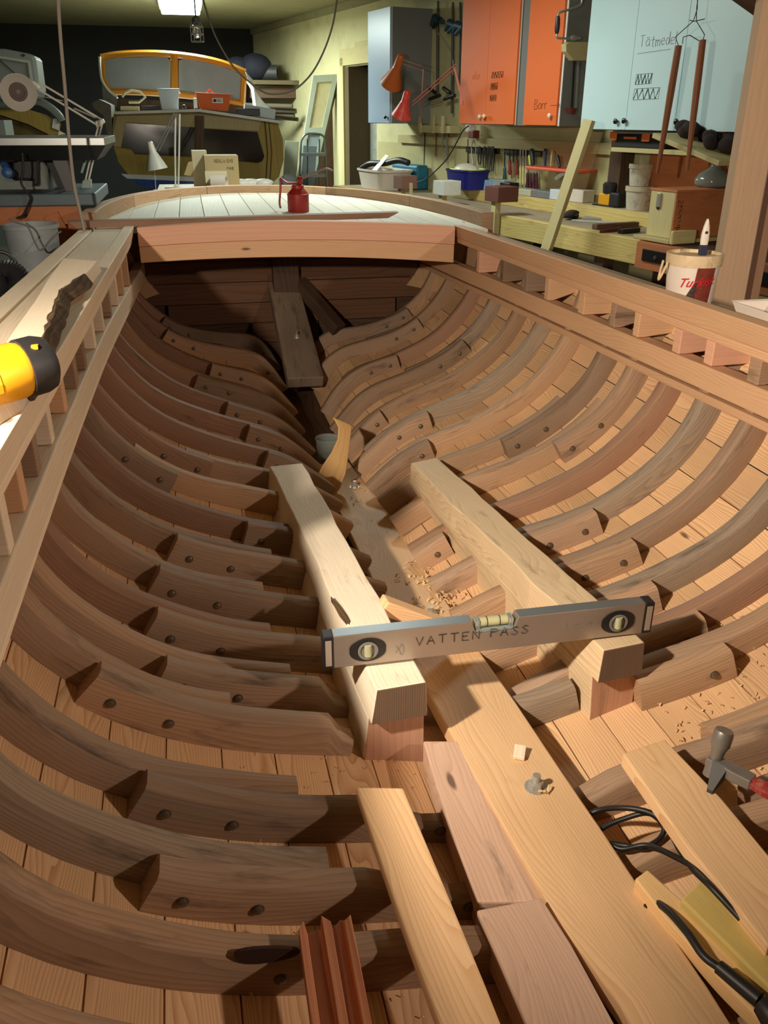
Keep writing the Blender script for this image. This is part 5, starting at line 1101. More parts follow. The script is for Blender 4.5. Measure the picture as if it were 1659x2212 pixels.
# hand brace and block with wrenches on the cabinet end
t = thing('hand_brace', vz(1225, 40, .10), 'old hand brace with dark wooden grip hanging on the narrow orange cabinet', 'hand brace')
BV = .10; BU = 1.17
def bp(px, py): d = ray(px, py); tt_ = ((B0-CAM).dot(UU)+BU)/d.dot(UU); return CAM+d*tt_          # points on the end wall of the cabinet
def bv(px, py, off=-.03):
    d = ray(px, py); tt_ = ((B0-CAM).dot(UU)+BU+off)/d.dot(UU); return CAM+d*tt_
k = (bv(1220, 60)-CAM).dot(_fw)/FPX
mb = MB(); mb.tube(bez([bv(a, b) for a, b in ((1258, -8), (1256, 8), (1246, 15), (1225, 22), (1209, 27), (1205, 35))], 4), 2.4*k, 8); mb.tube(bez([bv(a, b) for a, b in ((1203, 72), (1203, 80), (1210, 83), (1235, 83))], 4), 2.4*k, 8); mb.build('frame', M_STEEL, t, smooth=60)
mb = MB(); mb.tube([bv(1205, 34), bv(1205, 40), bv(1204, 55), bv(1203, 68), bv(1203, 73)], [3.4*k, 5*k, 5.6*k, 5*k, 3.4*k], 10); mb.build('grip', plain('grip_dark', (58, 38, 44), .4), t, smooth=60)
mb = MB(); mb.tube([bv(1233, 83), bv(1238, 82), bv(1246, 82), bv(1254, 83)], [4*k, 6*k, 5*k, 3*k], 10); mb.build('chuck', M_STEEL, t, smooth=60)
bb = thing('tool_block', bv(1230, 110), 'notched wooden block holding two steel wrenches on the orange cabinet end', 'tool holder')
mb = MB(); poly = [bv(a, b, -.005) for a, b in ((1212, 97), (1219, 92), (1272, 92), (1272, 132), (1229, 132), (1213, 112))]; mb.prism(poly, -UU*.05); mb.build('block', M_TRIM, bb, bev=.004)
for px, lab in ((1240, 'darker'), (1250, 'lighter')):
    mb = MB(); mb.beam(bv(px, 130, -.03), bv(px-6, 245, -.03), 5*k, .008, (0, 1, 0)); tag(mb.build('steel_wrench', M_IRON if lab == 'darker' else M_CGREY, bev=.002), lab+' long steel wrench hanging from the notched wooden block', 'wrench', 'wrenches in the wooden block')
mb = MB(); P = bv(1234, 240, -.03); mb.lathe([(8*k, 0), (13*k, 12*k), (12.4*k, 12*k), (7.6*k, 1*k), (1e-4, 1*k)], P-Vector((0, 0, 6*k)), (0, 0, 1), 16); tag(mb.build('red_cup', plain('cup_red', (104, 36, 34), .5), smooth=40), 'dark red cup of bits hung under the wrenches', 'cup')
# black cable from the socket to the bench
mb = MB(); mb.tube(bez([vz(a, b, .40) for a, b in ((1012, 272), (1000, 282), (985, 310), (966, 342), (942, 368), (918, 388), (900, 394), (884, 394))], 5), .006, 7); tag(mb.build('wall_cable', M_BLACK, smooth=60), 'black cable running from the wall socket down to the bench', 'cable')
q = wat(1016, 274, .58); mb = MB(); wbox(mb, q[0]-.035, q[0]+.035, .55, .604, q[1]-.04, q[1]+.04); tag(mb.build('wall_socket', M_WP, bev=.006), 'white wall socket under the wide orange cabinet', 'socket')
q = wat(1020, 290, .56); mb = MB(); wbox(mb, q[0]-.05, q[0]+.04, .54, .603, q[1]-.03, q[1]+.03); tag(mb.build('red_holder', plain('holder_red', (110, 38, 32), .5), bev=.006), 'dark red tool holder beside the wall socket', 'holder')
# articulated lamps
def arm_lamp(name, neck, mouth, mw, arms, mat, amat, v, lab):
    N = vz(*neck, v); Mo = vz(*mouth, v); k = (N-CAM).dot(_fw)/FPX; ax = (Mo-N); L = ax.length; ax.normalize()
    t = thing(name, N, lab, 'lamp', 'articulated lamps over the bench')
    prof = [(5*k, -4*k), (8*k, 0), (9*k, L*.38), (11*k, L*.46), (mw*.7*k, L*.72), (mw*k, L), (mw*.96*k, L), (mw*.62*k, L*.7), (8*k, L*.44), (1e-4, L*.4)]
    mb = MB(); mb.lathe(prof, N, ax, 24); mb.build('shade', mat, t, smooth=40)
    for a, b, w in arms:
        A = vz(*a, v); B = vz(*b, v); off = Vector((0, 0, w*k))
        mb = MB(); mb.tube([A, B], 1.6*k, 6); mb.tube([A+off, B+off], 1.6*k, 6); mb.build('arm', amat, t)
    return t
M_LO = plain('lamp_orange', (196, 96, 40), .4, var=.1, scale=12); M_LR = plain('lamp_red', (214, 62, 50), .4, var=.12, scale=14, dirt=.3, dirt_col=(206, 170, 140))
arm_lamp('arm_lamp', (866, 122), (845, 182), 25, [((872, 138), (914, 152), 8), ((915, 152), (909, 266), 2)], M_LO, plain('arm_rust', (130, 78, 62), .5, .3), .14, 'orange articulated lamp in front of the pale blue cabinet')
arm_lamp('arm_lamp', (880, 200), (868, 250), 23, [((892, 228), (984, 148), 7), ((982, 150), (1000, 225), 4)], M_LR, plain('arm_red', (190, 104, 88), .5, .2), .08, 'red articulated lamp hanging lower than the orange one')
# =================================================================== OLD CABIN BOAT AT THE FAR END
def yp(px, py, y): return at(px, py, 1, y)
def yprism(mb, pix, y, depth): return mb.prism([yp(a, b, y) for a, b in pix], (0, depth, 0))
def ytube(mb, pix, y, r, n=6, smooth_n=0):
    P = [yp(a, b, y) for a, b in pix]; mb.tube(bez(P, smooth_n) if smooth_n else P, r, n)
OY = 9.0; OK = (yp(400, 300, OY)-CAM).dot(_fw)/FPX
M_VARN = wood('varnish_yellow', (206, 140, 40), (170, 104, 24), rings=30, contrast=.4, knots=.1, rough=.4, var=.15)
M_OLIVE = wood('ply_olive', (164, 142, 70), (136, 114, 50), rings=30, dist=2, contrast=.35, knots=0, rough=.6, var=.2)
M_OLIVEP = wood('ply_pale', (176, 160, 116), (156, 138, 92), rings=30, contrast=.3, knots=0, rough=.6, var=.15)
M_WPAINT = plain('white_paint_old', (214, 216, 210), .5, var=.1, dirt=.2); M_GPAINT = plain('grey_paint_old', (112, 108, 98), .7, var=.3, scale=8, dirt=.4)
M_DGLASS = plain('dark_window', (12, 11, 11), .12, var=.1, spec=.6); M_PGLASS = plain('dusty_glass', (120, 134, 136), .25, var=.15, scale=3, dirt=.3, dirt_col=(150, 158, 156), spec=.5)
ob = thing('cabin_boat', (yp(420, 330, OY).x, OY+1, .0), 'old cabin boat with yellow varnished windscreen and dark cabin windows', 'boat')
HUL = [(246, 246), (330, 240), (430, 244), (540, 254), (600, 266), (611, 300), (613, 345), (603, 382), (580, 402), (520, 412), (420, 416), (340, 408), (285, 388), (255, 350), (240, 300)]
mb = MB(); yprism(mb, HUL, OY, .03); mb.build('bulkhead', M_OLIVE, ob, bev=.004)
mb = MB(); yprism(mb, [(252, 250), (432, 248), (565, 260), (558, 283), (442, 277), (272, 264), (268, 300), (262, 318), (246, 316), (244, 290)], OY-.012, .011); mb.build('pale_panel', M_OLIVEP, ob)
for pix in ([(272, 266), (420, 275), (420, 338), (292, 332), (286, 322), (262, 318)], [(442, 278), (556, 285), (571, 338), (566, 348), (556, 351), (440, 339)]):
    mb = MB(); yprism(mb, pix, OY-.020, .007); w_ = mb.build('cabin_window', M_DGLASS, ob)
mb = MB(); yprism(mb, [(421, 249), (441, 250), (441, 340), (422, 336)], OY-.03, .029); mb.build('centre_post', M_DARKW, ob, bev=.004)
for x0 in (572, 581): mb = MB(); ytube(mb, [(x0, 262), (x0+6, 330), (x0+2, 395)], OY-.004, .006); mb.build('plank_seam', M_DARKW, ob)
# hull behind the bulkhead, running away from the viewer
mb = MB(); rings = []
for f, dy in ((1.0, .031), (1.04, .8), (1.02, 1.8), (.7, 2.8), (.15, 3.6)):
    cx, cz = yp(430, 320, OY).x, yp(430, 320, OY).z; rings.append([Vector((cx+(yp(a, b, OY).x-cx)*f, OY+dy, cz+(yp(a, b, OY).z-cz)*(f if f < 1 else 1))) for a, b in HUL])
mb.loft(rings); mb.build('hull', M_GPAINT, ob, smooth=60)
mb = MB(); yprism(mb, [(262, 376), (420, 382), (420, 392), (275, 386)], OY-.035, .06); mb.build('white_band', M_WPAINT, ob)
mb = MB(); yprism(mb, [(275, 386), (420, 392), (420, 416), (345, 412), (300, 400)], OY-.04, .065); mb.build('blue_band', plain('boat_blue', (24, 62, 140), .5, var=.4, scale=10, dirt=.3, dirt_col=(120, 150, 180)), ob)
# gunwale, coach roof ledge
mb = MB(); A = [(196, 224), (215, 214), (240, 226), (243, 300), (232, 300), (222, 250), (203, 236)]; yprism(mb, A, OY-.02, .5); mb.build('gunwale', M_GPAINT, ob, bev=.01)
LEDZ = yp(420, 241, OY).z
lL = yp(250, 244, OY); rL = yp(606, 264, OY); mb = MB()
mb.loft([[(lL.x, OY-.06, lL.z+.012), (lL.x, OY-.06, lL.z-.012), (lL.x, OY+.62, lL.z-.012), (lL.x, OY+.62, lL.z+.012)], [((lL.x+rL.x)/2, OY-.06, LEDZ+.022), ((lL.x+rL.x)/2, OY-.06, LEDZ-.002), ((lL.x+rL.x)/2, OY+.62, LEDZ-.002), ((lL.x+rL.x)/2, OY+.62, LEDZ+.022)], [(rL.x, OY-.06, rL.z+.012), (rL.x, OY-.06, rL.z-.012), (rL.x, OY+.62, rL.z-.012), (rL.x, OY+.62, rL.z+.012)]]); mb.build('ledge', M_WPAINT, ob)
# windscreen
WY = OY+.58
def pane(pix): mb = MB(); yprism(mb, pix, WY+.012, .008); return mb
out = [(215, 124), (250, 116), (300, 113), (355, 114), (420, 121), (480, 134), (533, 155), (529, 232), (440, 226), (380, 218), (300, 212), (250, 210), (236, 196), (220, 172)]
sc = MB()
ytube(sc, [(218, 124), (250, 118), (300, 115), (355, 116), (420, 123), (480, 136), (530, 156)], WY, .030, 6, 3); sc.build('screen_top', M_VARN, ob, smooth=50)
for pix, r in (([(222, 124), (224, 170), (240, 200)], .022), ([(376, 118), (377, 210)], .038), ([(527, 158), (524, 225)], .030)):
    mb = MB(); ytube(mb, pix, WY-.004, r); mb.build('screen_post', M_VARN, ob, smooth=50)
mb = MB(); ytube(mb, [(236, 198), (300, 199), (376, 204), (450, 212), (526, 224)], WY, .030, 6, 3); mb.build('screen_sill', M_VARN, ob, smooth=50)
for pix in ([(226, 126), (360, 122), (368, 132), (368, 200), (300, 198), (236, 196), (226, 170)], [(386, 130), (400, 127), (470, 140), (520, 160), (520, 218), (440, 208), (386, 202)]): pane(pix).build('screen_pane', M_PGLASS, ob)
mb = MB(); yprism(mb, [(250, 212), (526, 228), (526, 244), (250, 238)], WY-.01, .03); mb.build('screen_base', M_DARKW, ob)
mb = MB(); ytube(mb, [(215, 122), (216, 145), (220, 172), (234, 194), (253, 210)], WY-.05, .014, 6, 4); mb.build('white_trim', M_WPAINT, ob, smooth=60)
mb = MB(); yprism(mb, [(530, 154), (546, 172), (552, 196), (566, 216), (586, 236), (553, 230), (548, 190), (534, 168)], WY-.06, .4); mb.build('side_wing', M_WPAINT, ob, bev=.006)
mb = MB(); yprism(mb, [(220, 175), (252, 212), (252, 232), (222, 214)], WY-.04, .3); mb.build('side_board', M_GPAINT, ob)
mb = MB(); ytube(mb, [(264, 210), (270, 200), (285, 195), (302, 198), (314, 210), (300, 221), (278, 221)], WY-.10, .013); mb.build('steering_wheel', plain('wheel_cream', (216, 208, 170), .5), ob, smooth=60)
for x0, x1, y in ((1, 1, 9.6), (1, 1, 11.2)): mb = MB(); mb.box((yp(420, 330, OY).x, y, .42), (.9, .14, .84)); mb.build('cradle', M_DARKW, ob)
# ---- things on the ledge
LY = OY+.18
def led(px, py): p = yp(px, py, LY); return p
def ledz(x): t_ = (x-lL.x)/(rL.x-lL.x); zm = LEDZ+.022; return (lL.z+.012)+(zm-lL.z-.012)*t_*2 if t_ < .5 else zm+(rL.z+.012-zm)*(t_-.5)*2
p = led(368, 238); b_ = Vector((p.x, LY, ledz(p.x)+.002)); kk = OK*1.02
mb = MB(); mb.loft([[b_+Vector((x*s*kk, y*s*kk, z*kk)) for x, y in ((-1, -1), (1, -1), (1, 1), (-1, 1))] for s, z in ((17, 0), (21, 36), (22.5, 36), (22.5, 40), (20, 40), (16, 2))]); tag(mb.build('white_bucket', plain('bucket_white', (200, 212, 218), .4), bev=.004), 'square white plastic bucket on the old boat ledge', 'bucket')
p = led(463, 243); b_ = Vector((p.x, LY+.02, ledz(p.x)+.003)); t = thing('orange_basket', b_, 'orange plastic basket with a white label on the old boat ledge', 'basket')
mb = MB(); mb.loft([[b_+Vector((x*s*kk, y*s*.7*kk, (z+x*(-1.5))*kk)) for x, y in ((-1, -1), (1, -1), (1, 1), (-1, 1))] for s, z in ((29, 2), (36, 31), (37.5, 31), (37.5, 34), (34, 34), (28, 4))]); mb.build('shell', plain('basket_orange', (222, 98, 24), .45, var=.1), t, bev=.004)
mb = MB(); mb.box(b_+Vector((8*kk, -24.3*kk, 20*kk)), (22*kk, .004, 10*kk)); lab_ = mb.build('paper_label', M_WP, t); 
mb = MB(); mb.lathe([(3.2*kk, 0), (3.2*kk, .002)], b_+Vector((2*kk, -24.3*kk-.003, 20*kk)), (0, -1, 0), 12)
for i in range(4): mb.box(b_+Vector((11*kk, -24.3*kk-.003, (22.5-2.2*(i % 3))*kk)), (11*kk, .001, .8*kk))
mb.build('label_print', M_INK, lab_)
mb = MB(); P = b_+Vector((-4*kk, 0, 33*kk)); mb.tube([P+Vector((-12*kk, -10*kk, 0)), P+Vector((-2*kk, -2*kk, 9*kk)), P+Vector((6*kk, 4*kk, 0))], 1.5*kk, 5); mb.build('handle', MATS['basket_orange'], t)
mb = MB(); p = led(560, 246); b_ = Vector((p.x, LY-.02, ledz(p.x)+.01)); mb.box(b_+Vector((0, 0, 10*kk)), (66*kk, .16, 20*kk), Matrix.Rotation(.16, 3, 'Y')); tag(mb.build('grey_tray', plain('tray_grey', (176, 186, 186), .5), bev=.004), 'long grey plastic tray at the end of the old boat ledge', 'tray')
for nm, x0, x1, py, h, mat, lab, cat in (('wood_offcut', 262, 302, 236, 8, M_OLIVEP, 'pale wood off-cut on the old boat ledge', 'off-cut'), ('dark_tool', 306, 346, 236, 8, M_TBLK, 'dark hand tool on the old boat ledge', 'hand tool'), ('black_case', 510, 560, 250, 14, M_TBLK, 'black tool lying beside the orange basket', 'tool'), ('small_jar', 419, 428, 238, 20, M_STEEL, 'small metal jar beside the orange basket', 'jar')):
    a = led(x0, py); c_ = led(x1, py); xm = (a.x+c_.x)/2; mb = MB(); mb.box((xm, LY-.08, ledz(xm)+.004+h*kk/2), (c_.x-a.x, .09, h*kk)); tag(mb.build(nm, mat, bev=.006), lab, cat)
p = led(398, 234); mb = MB(); mb.sphere((p.x, LY-.06, ledz(p.x)+5*kk), 4.6*kk, 10, 8); tag(mb.build('dark_ball', M_TBLK, smooth=60), 'small dark ball beside the square white bucket', 'ball')

# =================================================================== TABLE BEHIND THE STERN WITH CARTONS AND LAMP
TZ = yp(460, 408, 7.0).z
tt = thing('trestle_table', (yp(450, 408, 7.0).x, 7.1, 0), 'rough wooden table behind the stern carrying cartons', 'table')
xa, xb = yp(340, 408, 7.0).x, yp(590, 408, 7.0).x
mb = MB(); mb.box(((xa+xb)/2, 7.15, TZ-.02), (xb-xa, .8, .04)); mb.build('top', M_TRIM, tt)
for x in (xa+.06, xb-.06):
    for y in (6.82, 7.48): mb = MB(); mb.box((x, y, (TZ-.04)/2), (.06, .06, TZ-.04)); mb.build('leg', M_DARKW, tt)
M_CARD = plain('cardboard', (184, 164, 118), .8, var=.08, scale=4); M_CARD2 = plain('cardboard_pale', (206, 194, 160), .8, var=.06)
k7 = (yp(460, 380, 7.0)-CAM).dot(_fw)/FPX
def carton(px0, px1, py0, py1, y, dep, mat, label, rot=0.0, name='cardboard_box'):
    a = yp(px0, py1, y); b = yp(px1, py0, y); h = b.z-TZ; t = thing(name, ((a.x+b.x)/2, y+dep/2, TZ), label, 'cardboard box')
    mb = MB(); mb.box(((a.x+b.x)/2, y+dep/2, TZ+h/2+.001), (b.x-a.x, dep, h), Matrix.Rotation(rot, 3, 'Z')); mb.build('carton', mat, t, bev=.003); return t, a, b, h
t, a, b, h = carton(446, 514, 336, 407, 6.95, .26, M_CARD, 'large brown cardboard box with printed lettering on the table')
def cf(x, z): return Vector((a.x+(b.x-a.x)*.3+x, 6.9485, TZ+h*.80+z))
write('REKLAMENS', .022, cf, .0016, gap=.12, jit=.02).build('printed_word', plain('print_brown2', (120, 100, 66), .7), t)
write('PANE', .018, lambda x, z: cf(x+.09, z-.05), .0016, gap=.12, jit=.02).build('printed_word', MATS['print_brown2'], t)
mb = MB(); mb.loft([[(a.x-.002, 6.948, TZ+h*.55), (a.x+.16, 6.948, TZ+h*.55), (a.x+.16, 6.90, TZ+h*.2), (a.x-.002, 6.90, TZ+h*.2)], [(a.x-.002, 6.952, TZ+h*.55), (a.x+.16, 6.952, TZ+h*.55), (a.x+.16, 6.904, TZ+h*.2), (a.x-.002, 6.904, TZ+h*.2)]]); mb.build('flap', M_CARD2, t)
t, a, b, h = carton(420, 446, 326, 407, 7.2, .22, M_CARD2, 'smaller pale cardboard box behind the large one on the table')
mb = MB(); mb.loft([[(a.x-.07, 7.17, TZ+h*.35), (a.x, 7.19, TZ+h*.30), (a.x, 7.19, TZ+h*.72), (a.x-.03, 7.17, TZ+h*.70)], [(a.x-.07, 7.176, TZ+h*.35), (a.x, 7.196, TZ+h*.30), (a.x, 7.196, TZ+h*.72), (a.x-.03, 7.176, TZ+h*.70)]]); mb.build('flap', M_CARD, t)
p = yp(465, 400, 6.85); mb = MB(); mb.lathe([(.055, 0), (.055, .11), (.04, .11), (.04, .002)], (p.x-.02, 6.87, TZ+.0565), (1, -.3, 0), 20); tag(mb.build('paper_roll', M_WP, smooth=40), 'white paper roll lying in front of the large cardboard box', 'roll')
for i, (x0, x1, w_, lab) in enumerate(((358, 446, .09, 'long pale board lying on the table under the desk lamp'), (470, 560, .05, 'narrow batten lying among the scraps on the table'), (486, 575, .07, 'short wide batten lying among the scraps on the table'))):
    A = yp(x0, 405, 6.80+.03*i); B = yp(x1, 405, 6.80+.03*i); y = (6.80, 6.79, 6.70)[i]
    mb = MB(); mb.beam((A.x, y, TZ+.017), (B.x, y-.04, TZ+.017), w_, .03); tag(mb.build('scrap_batten', M_TRIM, bev=.002), lab, 'batten')
mb = MB(); P = yp(545, 398, 7.1)
for k_ in range(5): mb.sphere((P.x+random.uniform(-.09, .09), 7.12+random.uniform(-.05, .05), TZ+.03), .07, 8, 6, (1.2, .9, .5))
tag(mb.build('white_cloth', M_WPAINT, smooth=60), 'crumpled white cloth at the end of the table', 'cloth')
# desk lamp hanging in front of the old boat
lp_y = 7.0; kL = (yp(380, 300, lp_y)-CAM).dot(_fw)/FPX
t = thing('desk_lamp', (yp(384, 405, lp_y).x, lp_y, TZ), 'white articulated desk lamp bowing down in front of the old boat', 'lamp'); M_LW = plain('lamp_cream', (222, 220, 206), .4, var=.05)
mb = MB()
for dx in (0, 9): ytube(mb, [(379+dx*.7, 400), (378+dx, 320), (379+dx, 246)], lp_y, 2*kL)
mb.tube([yp(379, 400, lp_y), Vector((yp(382, 405, lp_y).x, lp_y, TZ+.002))], 4*kL, 8); mb.build('lower_arm', M_LW, t)
mb = MB()
for dx in (0, 7): ytube(mb, [(376+dx, 244), (336+dx, 326)], lp_y-.02, 1.8*kL)
mb.build('upper_arm', plain('arm_grey', (120, 118, 108), .5), t)
N = yp(324, 308, lp_y-.02); mb = MB(); mb.lathe([(3*kL, -2*kL), (6*kL, 0), (9*kL, 20*kL), (12*kL, 26*kL), (20*kL, 44*kL), (24*kL, 54*kL), (23*kL, 54*kL), (11*kL, 28*kL), (1e-4, 24*kL)], N, Vector((.16, 0, -1)), 22); mb.build('shade', M_LW, t, smooth=40)
mb = MB(); ytube(mb, [(332, 345), (337, 412)], lp_y-.06, .6*kL); P = yp(337, 414, lp_y-.06); mb.box(P, (9*kL, 4*kL, 8*kL)); mb.build('pull_cord', M_LW, t)

# =================================================================== THINGS AGAINST THE FAR PART OF THE RIGHT WALL
SY = 10.6
kS = (yp(640, 300, SY)-CAM).dot(_fw)/FPX
t = thing('leaning_door', (yp(690, 330, SY).x, SY, 0), 'old pale panelled door leaning against the wall by the doorway', 'door'); M_OLDW = plain('old_door', (176, 184, 166), .6, var=.12, dirt=.25, dirt_col=(130, 140, 130))
yb = 420
def dl(f): return (677+(636-677)*f, 163+(yb-163)*f)
def dr(f): return (731+(672-731)*f, 160+(yb-160)*f)
def dq(f, g): a_, b_ = dl(f), dr(f); return (a_[0]+(b_[0]-a_[0])*g, a_[1]+(b_[1]-a_[1])*g)
for nm, f0, f1, g0, g1, mat, dy in (('stile', 0, 1, 0, .2, M_OLDW, 0), ('stile', 0, 1, .8, 1, M_OLDW, 0), ('rail', 0, .06, .2, .8, M_OLDW, 0), ('rail', .44, .50, .2, .8, M_OLDW, 0), ('panel', .06, .44, .2, .8, plain('door_panel_pale', (206, 196, 150), .6, var=.15, dirt=.4, dirt_col=(170, 150, 100)), .015), ('panel', .50, 1, .2, .8, plain('door_panel_grey', (150, 164, 168), .6, var=.12), .015)):
    mb = MB(); yprism(mb, [dq(f0, g0), dq(f0, g1), dq(f1, g1), dq(f1, g0)], SY+dy, .04 if not dy else .012); mb.build(nm, mat, t)
mb = MB(); mb.prism([yp(*dq(0, 1.0), SY), yp(*dq(1, 1.0), SY), yp(*dq(1, 1.0), SY)+Vector((.03, .06, 0)), yp(*dq(0, 1.0), SY)+Vector((.03, .06, 0))], (.004, 0, 0)); mb.build('door_edge', M_DOORB, t)
t = thing('step_ladder', (yp(675, 400, 9.9).x, 9.9, 0), 'tubular steel step ladder in front of the leaning door', 'ladder')
M_TUBE = plain('ladder_tube', (120, 132, 132), .35, .7)
mb = MB(); kk9 = kS*.94; P = [yp(a_, b_, 9.9) for a_, b_ in ((648, 380), (650, 318), (654, 298), (664, 289), (684, 289), (697, 293), (702, 308), (705, 380))]; zf = P[0].z
P = [P[0]-Vector((.06, 0, P[0].z-.02))]+P+[P[-1]-Vector((-.04, 0, P[-1].z-.02))]; mb.tube(bez(P, 4), 2.2*kk9, 8); mb.build('front_hoop', M_TUBE, t, smooth=60)
for py in (334, 380): A_ = yp(650, py, 9.9); B_ = yp(703, py, 9.9); mb = MB(); mb.box(((A_.x+B_.x)/2, 9.96, A_.z), (B_.x-A_.x, .16, .03)); mb.build('tread', M_TUBE, t)
for px in (664, 690): A_ = yp(px, 300, 10.0); mb = MB(); mb.tube([A_, Vector((A_.x, 10.35, .02))], 1.8*kk9, 6); mb.build('rear_leg', M_TUBE, t)
def sheet(name, pix, y, dep, mat, lab, cat):
    mb = MB(); P = [yp(a_, b_, y) for a_, b_ in pix]; lo_ = min(p.z for p in P)
    mb.prism(P, (0, dep, 0)); return tag(mb.build(name, mat, bev=.002), lab, cat)
sheet('plywood_sheet', [(617, 304), (646, 306), (638, 420), (610, 440), (612, 380)], 10.3, .02, plain('sheet_pale', (160, 164, 140), .6, var=.15), 'pale plywood sheet leaning between the old boat and the ladder', 'sheet')
sheet('grey_sheet', [(655, 314), (685, 316), (676, 440), (648, 440)], 10.15, .02, plain('sheet_grey', (130, 142, 144), .5, var=.2), 'grey sheet standing behind the step ladder', 'sheet')
sheet('dark_timber', [(708, 180), (731, 200), (733, 440), (676, 440), (690, 330)], 10.75, .06, M_DARKW, 'dark timber standing behind the leaning door', 'timber')
for i, (a_, b_, r, lab) in enumerate((((585, 230), (632, 230), 5, 'dusty pole, uppermost of the bundle on the wall'), ((580, 238), (640, 240), 5, 'dusty pole lying in the middle of the bundle on the wall'), ((586, 240), (636, 250), 5, 'dusty slanting pole of the bundle on the wall'), ((590, 250), (644, 258), 4, 'dusty pole at the bottom of the bundle on the wall'))):
    y = 11.5+.06*i; mb = MB(); kx = (yp(*a_, y)-CAM).dot(_fw)/FPX; mb.tube([yp(a_[0]-60, a_[1]-3, y+.3), yp(*b_, y)], r*kx, 8); tag(mb.build('dusty_pole', plain('pole_grey', (86, 78, 62), .8, var=.2), smooth=50), lab, 'pole', 'poles on the wall behind the old boat')
mb = MB(); a_ = yp(500, 178, 12.0); b_ = yp(655, 172, 12.0); mb.box(((a_.x+b_.x)/2, 12.0, a_.z), (b_.x-a_.x, .35, .05)); sh2 = tag(mb.build('wall_shelf', wood('shelf_dark', (110, 96, 70), (80, 68, 48), knots=.1), bev=.004), 'dark wooden shelf high on the wall behind the old boat', 'shelf'); zsh = a_.z+.026
mb = MB(); a_ = yp(540, 200, 12.0); b_ = yp(640, 196, 12.0); mb.box(((a_.x+b_.x)/2, 12.1, a_.z), (b_.x-a_.x, .3, .12)); mb.build('bracket', M_DARKW, sh2)
kS2 = (yp(590, 150, 12)-CAM).dot(_fw)/FPX
mb = MB(); c_ = yp(598, 150, 11.95); r = 15*kS2; c_.z = zsh+r; mb.lathe([(r, 0), (r, .5), (r*.7, .5), (r*.7, .06), (1e-4, .05)], c_+Vector((.02, 0, 0))-Vector((.5, -.12, 0)), Vector((1, -.24, 0)), 20); tag(mb.build('dark_pipe', plain('pipe_dark', (58, 60, 58), .5), smooth=40), 'dark wide pipe lying on the high wall shelf', 'pipe')
mb = MB(); p = yp(535, 150, 12.0)
for dx, s in ((-.12, 1.0), (.1, 1.15), (.02, .9)): mb.sphere((p.x+dx, 12.0, zsh+.13*s), .15*s, 10, 8, (1.2, .9, .9))
tag(mb.build('dark_bag', plain('bag_navy', (26, 28, 42), .8, var=.3), smooth=60), 'navy blue bag heaped on the high wall shelf', 'bag')
# grey-white fan guard by the oil can
p = yp(622, 395, 8.6); mb = MB(); kx = (p-CAM).dot(_fw)/FPX; mb.lathe([(16*kx, 0), (18*kx, 3*kx), (12*kx, 10*kx), (1e-4, 12*kx)], Vector((p.x, 8.6, p.z)), (0, -1, .2), 18); mb.beam((p.x, 8.62, .0), (p.x, 8.62, p.z), .08, .08); tag(mb.build('grey_machine', plain('machine_grey', (128, 132, 130), .5), smooth=40), 'small grey round machine on a stand behind the stern', 'machine')

# =================================================================== LEFT SIDE MACHINES
M_MG = plain('machine_green', (132, 142, 134), .5, var=.1, scale=4, dirt=.15); M_MGL = plain('machine_light', (176, 184, 174), .5, var=.06); M_MD = plain('machine_dark', (50, 50, 50), .55, .3, var=.2)
BY = 6.4; kB = (yp(40, 150, BY)-CAM).dot(_fw)/FPX
bs_ = thing('bandsaw', (yp(10, 200, BY).x, BY+.2, 0), 'tall grey-green bandsaw behind the big white lamp', 'bandsaw')
mb = MB(); yprism(mb, [(-90, 102), (10, 105), (60, 115), (73, 119), (77, 128), (86, 196), (80, 215), (-90, 215)], BY, .30); mb.build('upper_cover', M_MG, bs_, bev=.02)
mb = MB(); yprism(mb, [(-90, 116), (0, 121), (64, 131), (72, 178), (66, 182), (60, 136), (0, 126), (-90, 121)], BY-.012, .011); mb.build('cover_rim', M_MGL, bs_)
mb = MB(); ytube(mb, [(0, 130), (34, 160)], BY-.006, .003); mb.build('cover_crease', M_MD, bs_)
mb = MB(); yprism(mb, [(45, 118), (50, 116), (55, 120), (50, 123)], BY-.004, .004); mb.build('badge', M_MD, bs_)
x_ = yp(-60, 200, BY).x; mb = MB(); mb.box((x_, BY+.2, .75), (.3, .3, 1.5)); mb.build('column', M_MG, bs_)
# third hull, olive bow
HB = 7.6; t = thing('olive_hull', (yp(30, 260, HB).x, HB+.6, 0), 'bow of an olive hull behind the bandsaw lamp', 'boat')
mb = MB(); rings = []
for f, y in ((0, HB), (.15, HB+.5), (.3, HB+1.2)):
    rings.append([yp(a_, b_, y) for a_, b_ in ((-120-200*f, 232), (0, 234), (60, 236), (100, 248), (132, 268), (126, 290), (110, 293), (60, 268), (0, 248), (-120-200*f, 244))])
mb.loft(rings); mb.build('upper_strake', M_OLIVE, t, smooth=40)
mb = MB(); yprism(mb, [(-120, 247), (0, 250), (60, 270), (108, 294), (96, 330), (-120, 330)], HB+.05, 1.0); mb.build('lower_hull', wood('olive_dark', (104, 92, 48), (80, 70, 34), rings=30, contrast=.3, knots=0), t)
mb = MB(); ytube(mb, [(-60, 226), (40, 226), (78, 218), (105, 230), (126, 248), (134, 262)], HB-.03, .03, 6, 4); mb.build('rubbing_strip', M_MG, t, smooth=60)
mb = MB(); yprism(mb, [(115, 256), (127, 258), (128, 282), (112, 276)], HB-.02, .02); mb.build('white_patch', M_WPAINT, t)
mb = MB(); p = yp(20, 330, HB); mb.box((p.x, HB+.6, p.z/2), (.5, .5, p.z)); mb.build('support', M_DARKW, t)
